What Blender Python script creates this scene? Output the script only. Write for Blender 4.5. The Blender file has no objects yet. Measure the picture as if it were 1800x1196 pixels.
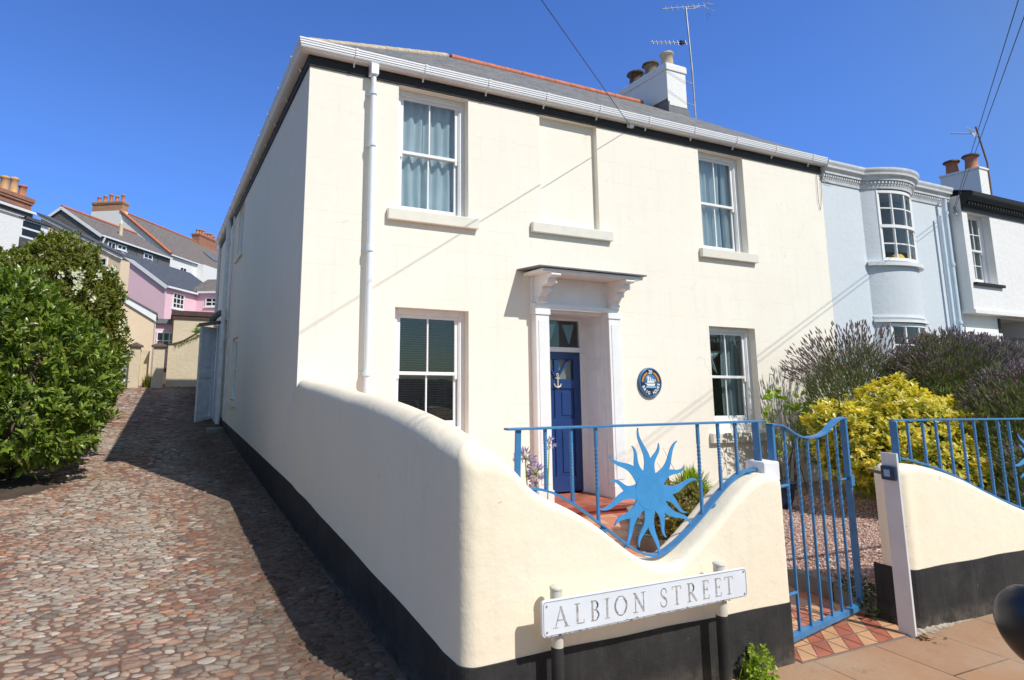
import bpy, bmesh, math, random
from mathutils import Vector, Matrix, noise
R = math.radians
rnd = random.Random(7)
scn = bpy.context.scene
COL = scn.collection
V = Vector

# ------------------------------------------------------------------ materials
def nt(name):
    m = bpy.data.materials.new(name); m.use_nodes = True
    t = m.node_tree; b = t.nodes['Principled BSDF']
    return m, t, b
def N(t, typ, **kw):
    n = t.nodes.new(typ)
    for k, v in kw.items():
        if k in n.inputs.keys(): n.inputs[k].default_value = v
        else: setattr(n, k, v)
    return n
def ramp(t, stops, fac=None, interp='LINEAR'):
    n = t.nodes.new('ShaderNodeValToRGB'); n.color_ramp.interpolation = interp
    e = n.color_ramp.elements
    while len(e) > 1: e.remove(e[-1])
    e[0].position = stops[0][0]; e[0].color = c4(stops[0][1])
    for p, c in stops[1:]:
        x = e.new(p); x.color = c4(c)
    if fac is not None: t.links.new(fac, n.inputs[0])
    return n
def c4(c):
    if isinstance(c, (int, float)): return (c, c, c, 1)
    return (*c, 1) if len(c) == 3 else c
def mixc(t, fac, a, b, mode='MIX'):
    n = t.nodes.new('ShaderNodeMix'); n.data_type = 'RGBA'; n.blend_type = mode
    for s, v in ((0, fac), (6, a), (7, b)):
        if hasattr(v, 'links') or hasattr(v, 'is_linked'): t.links.new(v, n.inputs[s])
        else: n.inputs[s].default_value = v if s == 0 else c4(v)
    return n.outputs[2]
def coord(t, which='Object', scale=(1, 1, 1), rot=(0, 0, 0)):
    c = t.nodes.new('ShaderNodeTexCoord'); m = t.nodes.new('ShaderNodeMapping')
    m.inputs['Scale'].default_value = scale; m.inputs['Rotation'].default_value = rot
    t.links.new(c.outputs[which], m.inputs[0]); return m.outputs[0]
def noiz(t, vec, scale, detail=4, rough=.6):
    n = N(t, 'ShaderNodeTexNoise', Scale=scale, Detail=detail, Roughness=rough)
    t.links.new(vec, n.inputs['Vector']); return n.outputs['Fac']
def bump(t, b, h, strength=.3, dist=.01, prev=None):
    n = t.nodes.new('ShaderNodeBump'); n.inputs['Strength'].default_value = strength; n.inputs['Distance'].default_value = dist
    t.links.new(h, n.inputs['Height'])
    if prev is not None: t.links.new(prev, n.inputs['Normal'])
    if b is not None: t.links.new(n.outputs[0], b.inputs['Normal'])
    return n.outputs[0]
MATS = {}
def plain(name, col, rough=.6, var=.12, scale=6, bmp=.0, metal=0, spec=None, bscale=60, streak=0, chips=0):
    if name in MATS: return MATS[name]
    m, t, b = nt(name)
    v = coord(t); f = noiz(t, v, scale)
    lo = tuple(x * (1 - var) for x in col); hi = tuple(min(1, x * (1 + var)) for x in col)
    cr = ramp(t, [(.3, lo), (.7, hi)], f).outputs[0]
    if chips:
        cr = mixc(t, ramp(t, [(.69, 0), (.72, .85)], noiz(t, v, 34, 5, .7)).outputs[0], cr, (.16, .075, .04)); cr = mixc(t, ramp(t, [(.5, 0), (.75, .35)], noiz(t, v, 3, 4, .7)).outputs[0], cr, tuple(min(1, x * 1.5 + .03) for x in col))
    if streak:
        v2 = coord(t, scale=(9, 9, .7)); s = noiz(t, v2, 1.5, 5, .7)
        sr = ramp(t, [(.55, 0.0), (.8, streak)], s)
        cr = mixc(t, sr.outputs[0], cr, tuple(x * .55 for x in col))
    t.links.new(cr, b.inputs['Base Color'])
    b.inputs['Roughness'].default_value = rough; b.inputs['Metallic'].default_value = metal
    if spec is not None: b.inputs['Specular IOR Level'].default_value = spec
    if bmp: bump(t, b, noiz(t, v, bscale, 5, .65), bmp, .01)
    MATS[name] = m; return m

def render_mat(name, base, warm, joints=False, low_dirt=None, rough=.75, bw=.82, rh=.335, relief=.35, crack=.9):
    """painted lime render: lumpy relief, faint patches, optional scored ashlar joints, a few scuffs"""
    m, t, b = nt(name)
    v = coord(t)
    big = noiz(t, v, .8, 4, .6); mid = noiz(t, v, 5, 5, .65)
    c = mixc(t, ramp(t, [(.35, 0), (.7, 1)], big).outputs[0], base, warm)
    sc = ramp(t, [(.60, 0), (.78, .28)], mid)
    c = mixc(t, sc.outputs[0], c, tuple(x * y for x, y in zip(base, (.86, .83, .76))))
    # small stains
    vs = noiz(t, v, 2.3, 8, .75); st = ramp(t, [(.66, 0), (.74, .35)], vs)
    c = mixc(t, st.outputs[0], c, (.55, .47, .36))
    # rain streaks
    vv = coord(t, scale=(7, 7, .45)); sv = noiz(t, vv, 1.2, 5, .7); sr = ramp(t, [(.52, 0), (.75, .13)], sv)
    c = mixc(t, sr.outputs[0], c, (.5, .46, .42))
    # hairline cracks, broken up by noise, and a few rust-brown specks
    dv = t.nodes.new('ShaderNodeVectorMath'); dv.operation = 'MULTIPLY_ADD'; dn = N(t, 'ShaderNodeTexNoise', Scale=3.0, Detail=5); t.links.new(v, dn.inputs['Vector'])
    t.links.new(dn.outputs['Color'], dv.inputs[0]); dv.inputs[1].default_value = (.35, .35, .35); t.links.new(v, dv.inputs[2])
    vo = N(t, 'ShaderNodeTexVoronoi', Scale=crack); vo.feature = 'DISTANCE_TO_EDGE'; t.links.new(dv.outputs[0], vo.inputs['Vector'])
    ck = ramp(t, [(0, 1), (.006 * crack, 0)], vo.outputs['Distance']); cm = t.nodes.new('ShaderNodeMath'); cm.operation = 'MULTIPLY'
    t.links.new(ck.outputs[0], cm.inputs[0]); t.links.new(ramp(t, [(.52, 0), (.66, .30)], noiz(t, v, 1.3, 3)).outputs[0], cm.inputs[1])
    c = mixc(t, cm.outputs[0], c, (.36, .30, .24))
    c = mixc(t, ramp(t, [(.735, 0), (.76, .55)], noiz(t, v, 11, 3, .6)).outputs[0], c, (.50, .33, .20))
    pt = ramp(t, [(.45, 0), (.50, .16)], noiz(t, v, 1.05, 6, .75)); c = mixc(t, pt.outputs[0], c, tuple(x * y for x, y in zip(base, (.93, .91, .86))))
    fine = noiz(t, v, 70, 4, .7); lump = noiz(t, v, 9, 4, .6)
    nb = bump(t, None, lump, relief, .018)
    nb = bump(t, None, fine, relief * .7, .004, nb)
    if joints:
        sep = t.nodes.new('ShaderNodeSeparateXYZ'); t.links.new(coord(t), sep.inputs[0])
        cmb = t.nodes.new('ShaderNodeCombineXYZ')
        t.links.new(sep.outputs[0], cmb.inputs[0]); t.links.new(sep.outputs[2], cmb.inputs[1])
        wob = t.nodes.new('ShaderNodeVectorMath'); wob.operation = 'MULTIPLY_ADD'
        nz = N(t, 'ShaderNodeTexNoise', Scale=1.1, Detail=3); t.links.new(v, nz.inputs['Vector'])
        t.links.new(nz.outputs['Color'], wob.inputs[0]); wob.inputs[1].default_value = (.03, .03, 0); t.links.new(cmb.outputs[0], wob.inputs[2])
        br = N(t, 'ShaderNodeTexBrick', Scale=1.0); br.inputs['Mortar Size'].default_value = .0045
        br.inputs['Mortar Smooth'].default_value = .4
        br.inputs['Brick Width'].default_value = bw; br.inputs['Row Height'].default_value = rh
        t.links.new(wob.outputs[0], br.inputs['Vector'])
        jf = t.nodes.new('ShaderNodeMath'); jf.operation = 'MULTIPLY'
        t.links.new(br.outputs['Fac'], jf.inputs[0])
        t.links.new(ramp(t, [(.40, .03), (.66, .38)], noiz(t, v, 1.7, 3)).outputs[0], jf.inputs[1])
        c = mixc(t, jf.outputs[0], c, tuple(x * y for x, y in zip(base, (.72, .68, .62))))
        inv = t.nodes.new('ShaderNodeMath'); inv.operation = 'SUBTRACT'; inv.inputs[0].default_value = 1
        t.links.new(jf.outputs[0], inv.inputs[1])
        nb = bump(t, None, inv.outputs[0], .35, .004, nb)
    t.links.new(nb, b.inputs['Normal'])
    t.links.new(c, b.inputs['Base Color']); b.inputs['Roughness'].default_value = rough
    b.inputs['Specular IOR Level'].default_value = .25
    return m

def plinth_mat():
    m, t, b = nt('black_masonry_paint'); v = coord(t)
    f = noiz(t, v, 3, 6, .7); g = noiz(t, v, 22, 5, .7)
    c = ramp(t, [(.3, (.020, .020, .021)), (.7, (.046, .046, .047))], f).outputs[0]; b.inputs['Specular IOR Level'].default_value = .2
    vv = coord(t, scale=(8, 8, .6)); s = noiz(t, vv, 1.3, 5, .7)
    c = mixc(t, ramp(t, [(.5, 0), (.8, .3)], s).outputs[0], c, (.09, .095, .10))
    c = mixc(t, ramp(t, [(.68, 0), (.71, .8)], g).outputs[0], c, (.20, .16, .13))
    # mud splash above the ground and dusty scuffs
    sz = t.nodes.new('ShaderNodeSeparateXYZ'); t.links.new(v, sz.inputs[0]); mr = t.nodes.new('ShaderNodeMapRange'); t.links.new(sz.outputs[2], mr.inputs[0]); mr.inputs[1].default_value = -1.62; mr.inputs[2].default_value = -1.78
    ml = t.nodes.new('ShaderNodeMath'); ml.operation = 'MULTIPLY'; t.links.new(mr.outputs[0], ml.inputs[0]); t.links.new(ramp(t, [(.4, 0), (.62, .75)], noiz(t, v, 9, 6, .75)).outputs[0], ml.inputs[1])
    c = mixc(t, ml.outputs[0], c, (.21, .17, .13)); c = mixc(t, ramp(t, [(.55, 0), (.70, .5)], noiz(t, v, 1.9, 7, .8)).outputs[0], c, (.085, .085, .085))
    t.links.new(c, b.inputs['Base Color']); b.inputs['Roughness'].default_value = .65
    bump(t, b, noiz(t, v, 45, 5, .7), .5, .008)
    return m

def slate_mat(name, c1, c2, scale=1.0, bw=.32, rh=.22, moss=.25, rot=None):
    m, t, b = nt(name)
    # UV coordinates: metres along the eave, metres up the slope
    uv = t.nodes.new('ShaderNodeUVMap'); 
    br = N(t, 'ShaderNodeTexBrick', Scale=scale); t.links.new(uv.outputs[0], br.inputs['Vector'])
    br.inputs['Brick Width'].default_value = bw; br.inputs['Row Height'].default_value = rh
    br.inputs['Mortar Size'].default_value = .008; br.inputs['Color1'].default_value = c4(c1); br.inputs['Color2'].default_value = c4(c2)
    br.inputs['Mortar'].default_value = c4(tuple(x * .35 for x in c1)); br.inputs['Bias'].default_value = 0
    v = coord(t); f = noiz(t, v, 1.4, 6, .7)
    c = mixc(t, ramp(t, [(.5, 0), (.75, moss)], f).outputs[0], br.outputs['Color'], (.22, .17, .09))
    g = noiz(t, v, 14, 4, .7); c = mixc(t, ramp(t, [(.42, 0), (.75, .65)], g).outputs[0], c, tuple(x * 2.1 for x in c2)); c = mixc(t, ramp(t, [(.5, 0), (.62, .7)], noiz(t, coord(t, scale=(1, 1, 1)), 4.5, 8, .8)).outputs[0], c, tuple(x * .55 for x in c1))
    t.links.new(c, b.inputs['Base Color']); b.inputs['Roughness'].default_value = .6
    inv = t.nodes.new('ShaderNodeMath'); inv.operation = 'SUBTRACT'; inv.inputs[0].default_value = 1; t.links.new(br.outputs['Fac'], inv.inputs[1])
    nb = bump(t, None, inv.outputs[0], .8, .01); nb = bump(t, None, g, .4, .01, nb); t.links.new(nb, b.inputs['Normal'])
    return m

def brick_mat(name, c1, c2, mortar=(.35, .3, .25)):
    m, t, b = nt(name)
    geo = t.nodes.new('ShaderNodeTexCoord'); sep = t.nodes.new('ShaderNodeSeparateXYZ'); t.links.new(geo.outputs['Object'], sep.inputs[0])
    add = t.nodes.new('ShaderNodeMath'); add.operation = 'ADD'; t.links.new(sep.outputs[0], add.inputs[0]); t.links.new(sep.outputs[1], add.inputs[1])
    cmb = t.nodes.new('ShaderNodeCombineXYZ'); t.links.new(add.outputs[0], cmb.inputs[0]); t.links.new(sep.outputs[2], cmb.inputs[1])
    br = N(t, 'ShaderNodeTexBrick', Scale=1.0); t.links.new(cmb.outputs[0], br.inputs['Vector'])
    br.inputs['Brick Width'].default_value = .22; br.inputs['Row Height'].default_value = .075; br.inputs['Mortar Size'].default_value = .008
    br.inputs['Color1'].default_value = c4(c1); br.inputs['Color2'].default_value = c4(c2); br.inputs['Mortar'].default_value = c4(mortar)
    f = noiz(t, coord(t), 3, 5)
    c = mixc(t, ramp(t, [(.4, 0), (.75, .6)], f).outputs[0], br.outputs['Color'], tuple(x * .5 for x in c1))
    t.links.new(c, b.inputs['Base Color']); b.inputs['Roughness'].default_value = .85
    return m

def glass_mat(name='window_glass', tint=(.80, .86, .88), refl=1.0):
    m, t, b = nt(name); t.nodes.remove(b)
    out = t.nodes['Material Output']
    tr = N(t, 'ShaderNodeBsdfTransparent', Color=c4(tint)); gl = N(t, 'ShaderNodeBsdfGlossy', Roughness=.02)
    lw = N(t, 'ShaderNodeLayerWeight', Blend=.5); pw = t.nodes.new('ShaderNodeMath'); pw.operation = 'POWER'; t.links.new(lw.outputs['Facing'], pw.inputs[0]); pw.inputs[1].default_value = 3.2
    mu = t.nodes.new('ShaderNodeMath'); mu.operation = 'MULTIPLY_ADD'; mu.use_clamp = True
    t.links.new(pw.outputs[0], mu.inputs[0]); mu.inputs[1].default_value = .85 * refl; mu.inputs[2].default_value = .07
    mx = t.nodes.new('ShaderNodeMixShader'); t.links.new(mu.outputs[0], mx.inputs[0]); t.links.new(tr.outputs[0], mx.inputs[1]); t.links.new(gl.outputs[0], mx.inputs[2])
    # slight waviness of old float glass
    nb = t.nodes.new('ShaderNodeBump'); nb.inputs['Strength'].default_value = .08; nb.inputs['Distance'].default_value = .01
    t.links.new(noiz(t, coord(t), 2.2, 2), nb.inputs['Height']); t.links.new(nb.outputs[0], gl.inputs['Normal'])
    t.links.new(mx.outputs[0], out.inputs[0])
    return m

def leaf_mat(name, stops, rough=.42, trans=.35, sheen=.5, clump=1.2):
    m, t, b = nt(name); out = t.nodes['Material Output']
    g = t.nodes.new('ShaderNodeNewGeometry')
    c = ramp(t, stops, g.outputs['Random Per Island']).outputs[0]
    f = noiz(t, coord(t), clump, 3)
    c = mixc(t, ramp(t, [(.3, 0), (.7, .7)], f).outputs[0], c, mixc(t, 1.0, c, (1.35, 1.25, .8), 'MULTIPLY'))
    t.links.new(c, b.inputs['Base Color']); b.inputs['Roughness'].default_value = rough; b.inputs['Specular IOR Level'].default_value = sheen
    tl = t.nodes.new('ShaderNodeBsdfTranslucent'); t.links.new(mixc(t, 1.0, c, (1.3, 1.5, .6), 'MULTIPLY'), tl.inputs[0])
    mx = t.nodes.new('ShaderNodeMixShader'); mx.inputs[0].default_value = trans
    t.links.new(b.outputs[0], mx.inputs[1]); t.links.new(tl.outputs[0], mx.inputs[2]); t.links.new(mx.outputs[0], out.inputs[0])
    return m

# ------------------------------------------------------------------ mesh building
class MB:
    """collects shapes; one MB becomes ONE mesh object"""
    def __init__(s, mat=None):
        s.v = []; s.f = []; s.mi = []; s.mats = [mat] if mat else []; s.cur = 0; s.uv = {}; s.sm = []; s.T = None; s.smooth = False
    def mat(s, m):
        if m not in s.mats: s.mats.append(m)
        s.cur = s.mats.index(m); return s
    def add(s, vs, fs, smooth=None, uvs=None):
        o = len(s.v)
        s.v += [tuple(s.T(V(p))) if s.T else tuple(p) for p in vs]
        for i, f in enumerate(fs):
            if uvs: s.uv[len(s.f)] = uvs[i]
            s.f.append(tuple(o + k for k in f)); s.mi.append(s.cur); s.sm.append(s.smooth if smooth is None else smooth)
        return s
    def box(s, x0, x1, y0, y1, z0, z1):
        x0, x1 = sorted((x0, x1)); y0, y1 = sorted((y0, y1)); z0, z1 = sorted((z0, z1))
        return s.add([(x0, y0, z0), (x1, y0, z0), (x1, y1, z0), (x0, y1, z0), (x0, y0, z1), (x1, y0, z1), (x1, y1, z1), (x0, y1, z1)],
                     [(0, 3, 2, 1), (4, 5, 6, 7), (0, 1, 5, 4), (1, 2, 6, 5), (2, 3, 7, 6), (3, 0, 4, 7)])
    def bar(s, p, q, w, h, up=(0, 0, 1), twist=0, n=1):
        """square bar from p to q, w across, h along up; twist in turns"""
        p, q = V(p), V(q); d = (q - p).normalized(); u = V(up); u = (u - d * u.dot(d)).normalized(); r = d.cross(u)
        rings = []
        for i in range(n + 1):
            a = twist * 2 * math.pi * i / n; uu = u * math.cos(a) + r * math.sin(a); rr = d.cross(uu); c = p + (q - p) * i / n
            rings.append([c + rr * sx * w / 2 + uu * sz * h / 2 for sx, sz in ((-1, -1), (1, -1), (1, 1), (-1, 1))])
        return s.loft(rings)
    def loft(s, rings, caps=True, closed=True, smooth=False):
        k = len(rings[0]); vs = [p for r in rings for p in r]; fs = []
        for i in range(len(rings) - 1):
            for j in range(k if closed else k - 1):
                a = i * k + j; b = i * k + (j + 1) % k; fs.append((a, b, b + k, a + k))
        s.add(vs, fs, smooth)
        if caps and closed:
            s.add(rings[0], [tuple(range(k))[::-1]], False); s.add(rings[-1], [tuple(range(k))], False)
        return s
    def cyl(s, p, q, r, r2=None, n=12, caps=True, smooth=True):
        p, q = V(p), V(q); d = (q - p).normalized(); u = d.orthogonal().normalized(); w = d.cross(u); r2 = r if r2 is None else r2
        return s.loft([[c + (u * math.cos(a) + w * math.sin(a)) * rr for a in [2 * math.pi * k / n for k in range(n)]] for c, rr in ((p, r), (q, r2))], caps, smooth=smooth)
    def tube(s, pts, r, n=8, smooth=True, flat=None):
        pts = [V(p) for p in pts]; rings = []; u = None
        for i, p in enumerate(pts):
            d = (pts[min(i + 1, len(pts) - 1)] - pts[max(i - 1, 0)]).normalized()
            if u is None: u = d.orthogonal().normalized()
            u = (u - d * u.dot(d)).normalized(); w = d.cross(u); rr = r[i] if isinstance(r, (list, tuple)) else r
            rings.append([p + (u * math.cos(a) + w * math.sin(a)) * rr for a in [2 * math.pi * k / n for k in range(n)]])
        return s.loft(rings, smooth=smooth)
    def lathe(s, c, prof, n=16, axis=(0, 0, 1), smooth=True):
        c = V(c); d = V(axis).normalized(); u = d.orthogonal().normalized(); w = d.cross(u)
        return s.loft([[c + d * z + (u * math.cos(a) + w * math.sin(a)) * max(r, .0004) for a in [2 * math.pi * k / n for k in range(n)]] for r, z in prof], smooth=smooth)
    def prism(s, poly, ext):
        """poly: list of 3D points (planar), ext: extrusion vector"""
        a = [V(p) for p in poly]; e = V(ext); k = len(a)
        return s.add(a + [p + e for p in a], [tuple(range(k))[::-1], tuple(range(k, 2 * k))] + [(i, (i + 1) % k, (i + 1) % k + k, i + k) for i in range(k)])
    def sweep(s, path, prof, up=(0, 0, 1), smooth=False, caps=True):
        """prof: (out, up) pairs; out is horizontal, to the right of the path direction"""
        pts = [V(p) for p in path]; up = V(up); rings = []
        for i, p in enumerate(pts):
            a = (pts[i] - pts[i - 1]).normalized() if i else None
            b = (pts[i + 1] - pts[i]).normalized() if i < len(pts) - 1 else None
            a = a or b; b = b or a
            na, nb = a.cross(up), b.cross(up); m = (na + nb).normalized(); k = 1 / max(.3, m.dot(na.normalized())); m *= k
            rings.append([p + m * o + up * h for o, h in prof])
        return s.loft(rings, caps, smooth=smooth)
    def build(s, name, parent=None, bevel=0, normals=True, root=False):
        me = bpy.data.meshes.new(name); me.from_pydata(s.v, [], s.f)
        for m in s.mats: me.materials.append(m)
        me.polygons.foreach_set('material_index', s.mi); me.polygons.foreach_set('use_smooth', s.sm)
        if s.uv:
            l = me.uv_layers.new(name='UVMap').data
            for fi, uv in s.uv.items():
                for k, li in enumerate(me.polygons[fi].loop_indices): l[li].uv = uv[k]
        me.update()
        if normals:
            bm = bmesh.new(); bm.from_mesh(me); bmesh.ops.recalc_face_normals(bm, faces=bm.faces); bm.to_mesh(me); bm.free()
        o = bpy.data.objects.new(name, me); COL.objects.link(o)
        if bevel:
            b = o.modifiers.new('Bevel', 'BEVEL'); b.width = bevel; b.segments = 2; b.limit_method = 'ANGLE'; b.harden_normals = False
        if parent is not None:
            o.parent = parent
            if parent.type == 'EMPTY': o.matrix_parent_inverse = Matrix.Translation(-parent.location)
        return o

def tag(o, label=None, cat=None, group=None, kind=None):
    if label: o['label'] = label
    if cat: o['category'] = cat
    if group: o['group'] = group
    if kind: o['kind'] = kind
    return o
def thing(name, loc, label, cat, group=None):
    o = bpy.data.objects.new(name, None); o.location = loc; COL.objects.link(o); o.empty_display_size = .2
    return tag(o, label, cat, group, 'thing')
def struct(name, mb, **k):
    o = mb.build(name, **k); o['kind'] = 'structure'; return o

# wall sheet in a plane with rectangular openings, with reveals. T maps (u, depth, z) to the world
def wall_sheet(mb, T, u0, u1, z0, z1, holes, back=None):
    us = sorted({u0, u1, *[h[0] for h in holes], *[h[1] for h in holes]}); zs = sorted({z0, z1, *[h[2] for h in holes], *[h[3] for h in holes]})
    old = mb.T; mb.T = T
    for i in range(len(us) - 1):
        for j in range(len(zs) - 1):
            a, b, c, d = us[i], us[i + 1], zs[j], zs[j + 1]; mu, mz = (a + b) / 2, (c + d) / 2
            if any(h[0] < mu < h[1] and h[2] < mz < h[3] for h in holes): continue
            mb.add([(a, 0, c), (b, 0, c), (b, 0, d), (a, 0, d)], [(0, 1, 2, 3)])
    for h in holes:
        a, b, c, d, dp = h[:5]
        for q in (((a, 0, c), (a, dp, c), (a, dp, d), (a, 0, d)), ((b, 0, c), (b, 0, d), (b, dp, d), (b, dp, c)),
                  ((a, 0, c), (b, 0, c), (b, dp, c), (a, dp, c)), ((a, 0, d), (a, dp, d), (b, dp, d), (b, 0, d))):
            mb.add(q, [(0, 1, 2, 3)])
        if len(h) > 5 and h[5]: mb.add([(a, dp, c), (b, dp, c), (b, dp, d), (a, dp, d)], [(0, 1, 2, 3)])
    mb.T = old
CREAM = render_mat('cream_render', (.93, .875, .77), (.91, .85, .735), joints=True, relief=.16)
CREAM2 = render_mat('cream_garden_render', (.92, .81, .62), (.91, .81, .65), relief=.34, crack=1.6)
CREAMS = render_mat('cream_side_render', (.93, .835, .70), (.91, .81, .68), relief=.45)  # same cream paint, colour warmed to offset bluish shade on the lane side
BLUEW = render_mat('pale_blue_render', (.65, .70, .75), (.63, .685, .735), joints=True, bw=.9, rh=.38)
WHITEW = render_mat('white_render', (.86, .85, .84), (.84, .83, .82), relief=.5)
PINKW = render_mat('pink_render', (.88, .60, .67), (.86, .57, .65))
PEACHW = render_mat('peach_render', (.80, .62, .42), (.82, .66, .48))
TANW = render_mat('tan_render', (.62, .52, .36), (.70, .60, .44), relief=.9)
BLACKP = plinth_mat()
BLACK = plain('black_gloss_paint', (.012, .011, .011), .6, .3)
PVC = plain('white_plastic', (.86, .87, .89), .3, .03)
PVCB = plain('bluish_white_plastic', (.82, .86, .93), .35, .03)
WPAINT = plain('white_gloss_paint', (.86, .86, .86), .4, .04, bmp=.05)
WOLD = plain('weathered_white_paint', (.80, .82, .85), .55, .12, streak=.5, bmp=.2)
SLATE = slate_mat('grey_slate', (.13, .125, .12), (.21, .20, .185), moss=.6)
SLATE2 = slate_mat('brown_slate', (.15, .12, .10), (.22, .18, .15), moss=.6)
SLATE3 = slate_mat('dark_slate', (.07, .075, .085), (.10, .105, .115), moss=.05)
SLATEH = slate_mat('slate_hanging', (.11, .105, .105), (.15, .14, .135), moss=.2)
TERRA = plain('terracotta_ridge', (.55, .17, .09), .75, .25, 8, bmp=.3)
TERRA2 = plain('terracotta_pot', (.50, .20, .11), .8, .3, 5, bmp=.2)
BUFFPOT = plain('buff_pot', (.52, .42, .30), .8, .25, 6, bmp=.2)
SOOT = plain('sooty_pot', (.13, .085, .06), .85, .5, 9, bmp=.3)
BRICK = brick_mat('red_brick', (.48, .17, .09), (.36, .12, .07))
BRICKY = brick_mat('orange_brick', (.62, .32, .15), (.45, .2, .1))
LEAD = plain('lead_grey', (.17, .175, .19), .5, .2, 5, bmp=.2)
GREYW = plain('grey_felt', (.09, .09, .10), .8, .2)
GLASS = glass_mat()
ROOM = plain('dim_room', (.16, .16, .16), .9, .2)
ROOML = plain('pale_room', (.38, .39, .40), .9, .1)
CURT = plain('aqua_curtain', (.78, .79, .80), .8, .08, 3, bmp=.1)
CURTG = plain('grey_curtain', (.52, .55, .56), .85, .08)
SLATB = plain('blind_slat', (.26, .30, .33), .5, .05)
RAILB = plain('sky_blue_metal_paint', (.048, .20, .42), .42, .12, 14, bmp=.12, chips=1)
SUNB = plain('bright_blue_metal_paint', (.060, .29, .60), .45, .08, 9, bmp=.12, chips=1)
DOORB = plain('royal_blue_gloss', (.016, .050, .18), .25, .06, spec=.5)
ALU = plain('dull_aluminium', (.45, .45, .46), .4, .2, metal=.7)
RUST = plain('rusty_steel', (.22, .14, .10), .7, .4, 20)
CABLE = plain('black_cable', (.03, .03, .04), .6, .1)
GALV = plain('post_paint', (.66, .62, .54), .5, .1, 20, bmp=.1)
STONE = plain('grey_stone', (.20, .19, .17), .8, .3, 4, bmp=.5, bscale=20)
TILER = plain('red_quarry_tile', (.42, .13, .075), .55, .3, 5, bmp=.15)
REDST = plain('red_step_paint', (.27, .065, .05), .45, .2, 6)
EARTH = plain('dark_soil', (.07, .05, .035), .95, .3, 6, bmp=.6, bscale=25)
BARK = plain('brown_bark', (.12, .085, .055), .9, .3, 14, bmp=.5)
RUBBER = plain('black_plastic', (.012, .013, .015), .33, .2)
CARP = plain('grey_car_paint', (.06, .065, .075), .2, .05, metal=.4)
CARG = plain('dark_car_glass', (.02, .022, .025), .06, .1)
ASPH = plain('asphalt', (.055, .055, .056), .9, .3, 3, bmp=.6, bscale=120)
GOLD = plain('pale_metal_fitting', (.70, .66, .54), .35, .1, metal=.3)
ORANGE = plain('orange_paint', (.62, .25, .06), .5, .1)
PLBLUE = plain('plaque_blue', (.05, .16, .32), .35, .08)
PLRIM = plain('plaque_dark_blue', (.02, .035, .09), .35, .08)
CREAMP = plain('cream_paint', (.80, .76, .66), .45, .04)
PALEG = plain('pale_green_card', (.62, .66, .56), .8, .04)
YELL = plain('yellow_cloth', (.75, .48, .04), .8, .1)
POTB = plain('blue_glazed_pot', (.02, .04, .10), .25, .1)
def leaves(n, cols, **k):
    st = [(i / (len(cols) - 1), c) for i, c in enumerate(cols)]
    return leaf_mat(n, st, **k)
L_LAUREL = leaves('laurel_leaf', [(.05, .09, .014), (.13, .20, .028), (.30, .39, .07), (.07, .13, .018), (.20, .28, .04), (.16, .13, .05)], rough=.33, trans=.3, sheen=.5)
L_OLIVE = leaves('olive_leaf', [(.08, .11, .02), (.16, .21, .03), (.28, .30, .05), (.13, .10, .04), (.22, .26, .04)], rough=.5)
L_YELLOW = leaves('golden_leaf', [(.70, .54, .05), (.82, .67, .13), (.36, .36, .04), (.86, .76, .28), (.50, .46, .06)], rough=.35, trans=.3)
L_YGREEN = leaves('golden_shrub_green_leaf', [(.16, .20, .02), (.28, .30, .03), (.09, .13, .015)], rough=.4)
L_LAV = leaves('lavender_leaf', [(.11, .13, .06), (.17, .20, .09), (.15, .18, .12), (.08, .10, .03)], rough=.6)
L_SPIKE = leaves('lavender_spike', [(.20, .14, .19), (.29, .22, .29), (.14, .11, .14), (.33, .26, .27)], rough=.8, trans=.15)
L_GRASS = leaves('fresh_green_leaf', [(.16, .26, .03), (.28, .40, .05), (.40, .50, .08)], rough=.4)
L_RED = leaves('red_green_leaf', [(.10, .15, .03), (.18, .22, .04), (.22, .09, .05), (.30, .28, .06)], rough=.45)
L_PURP = leaves('violet_petal', [(.40, .32, .75), (.52, .44, .85)], rough=.6)
L_WHITE = leaves('white_petal', [(.80, .80, .76), (.90, .90, .86)], rough=.6, trans=.2)
FAC = lambda p: V((p[0], p[1], p[2]))           # facade: u = x, depth = +y
SIDE = lambda p: V((p[1], p[0], p[2]))          # lane side wall: u = y, depth = +x

def interp(tab, x):
    if x <= tab[0][0]: return tab[0][1]
    for (a, b), (c, d) in zip(tab, tab[1:]):
        if x <= c: return b + (d - b) * (x - a) / (c - a)
    return tab[-1][1]
def smooth_interp(tab, x):
    return sum(interp(tab, x + k * .03) * w for k, w in ((-2, .12), (-1, .22), (0, .32), (1, .22), (2, .12)))

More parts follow.
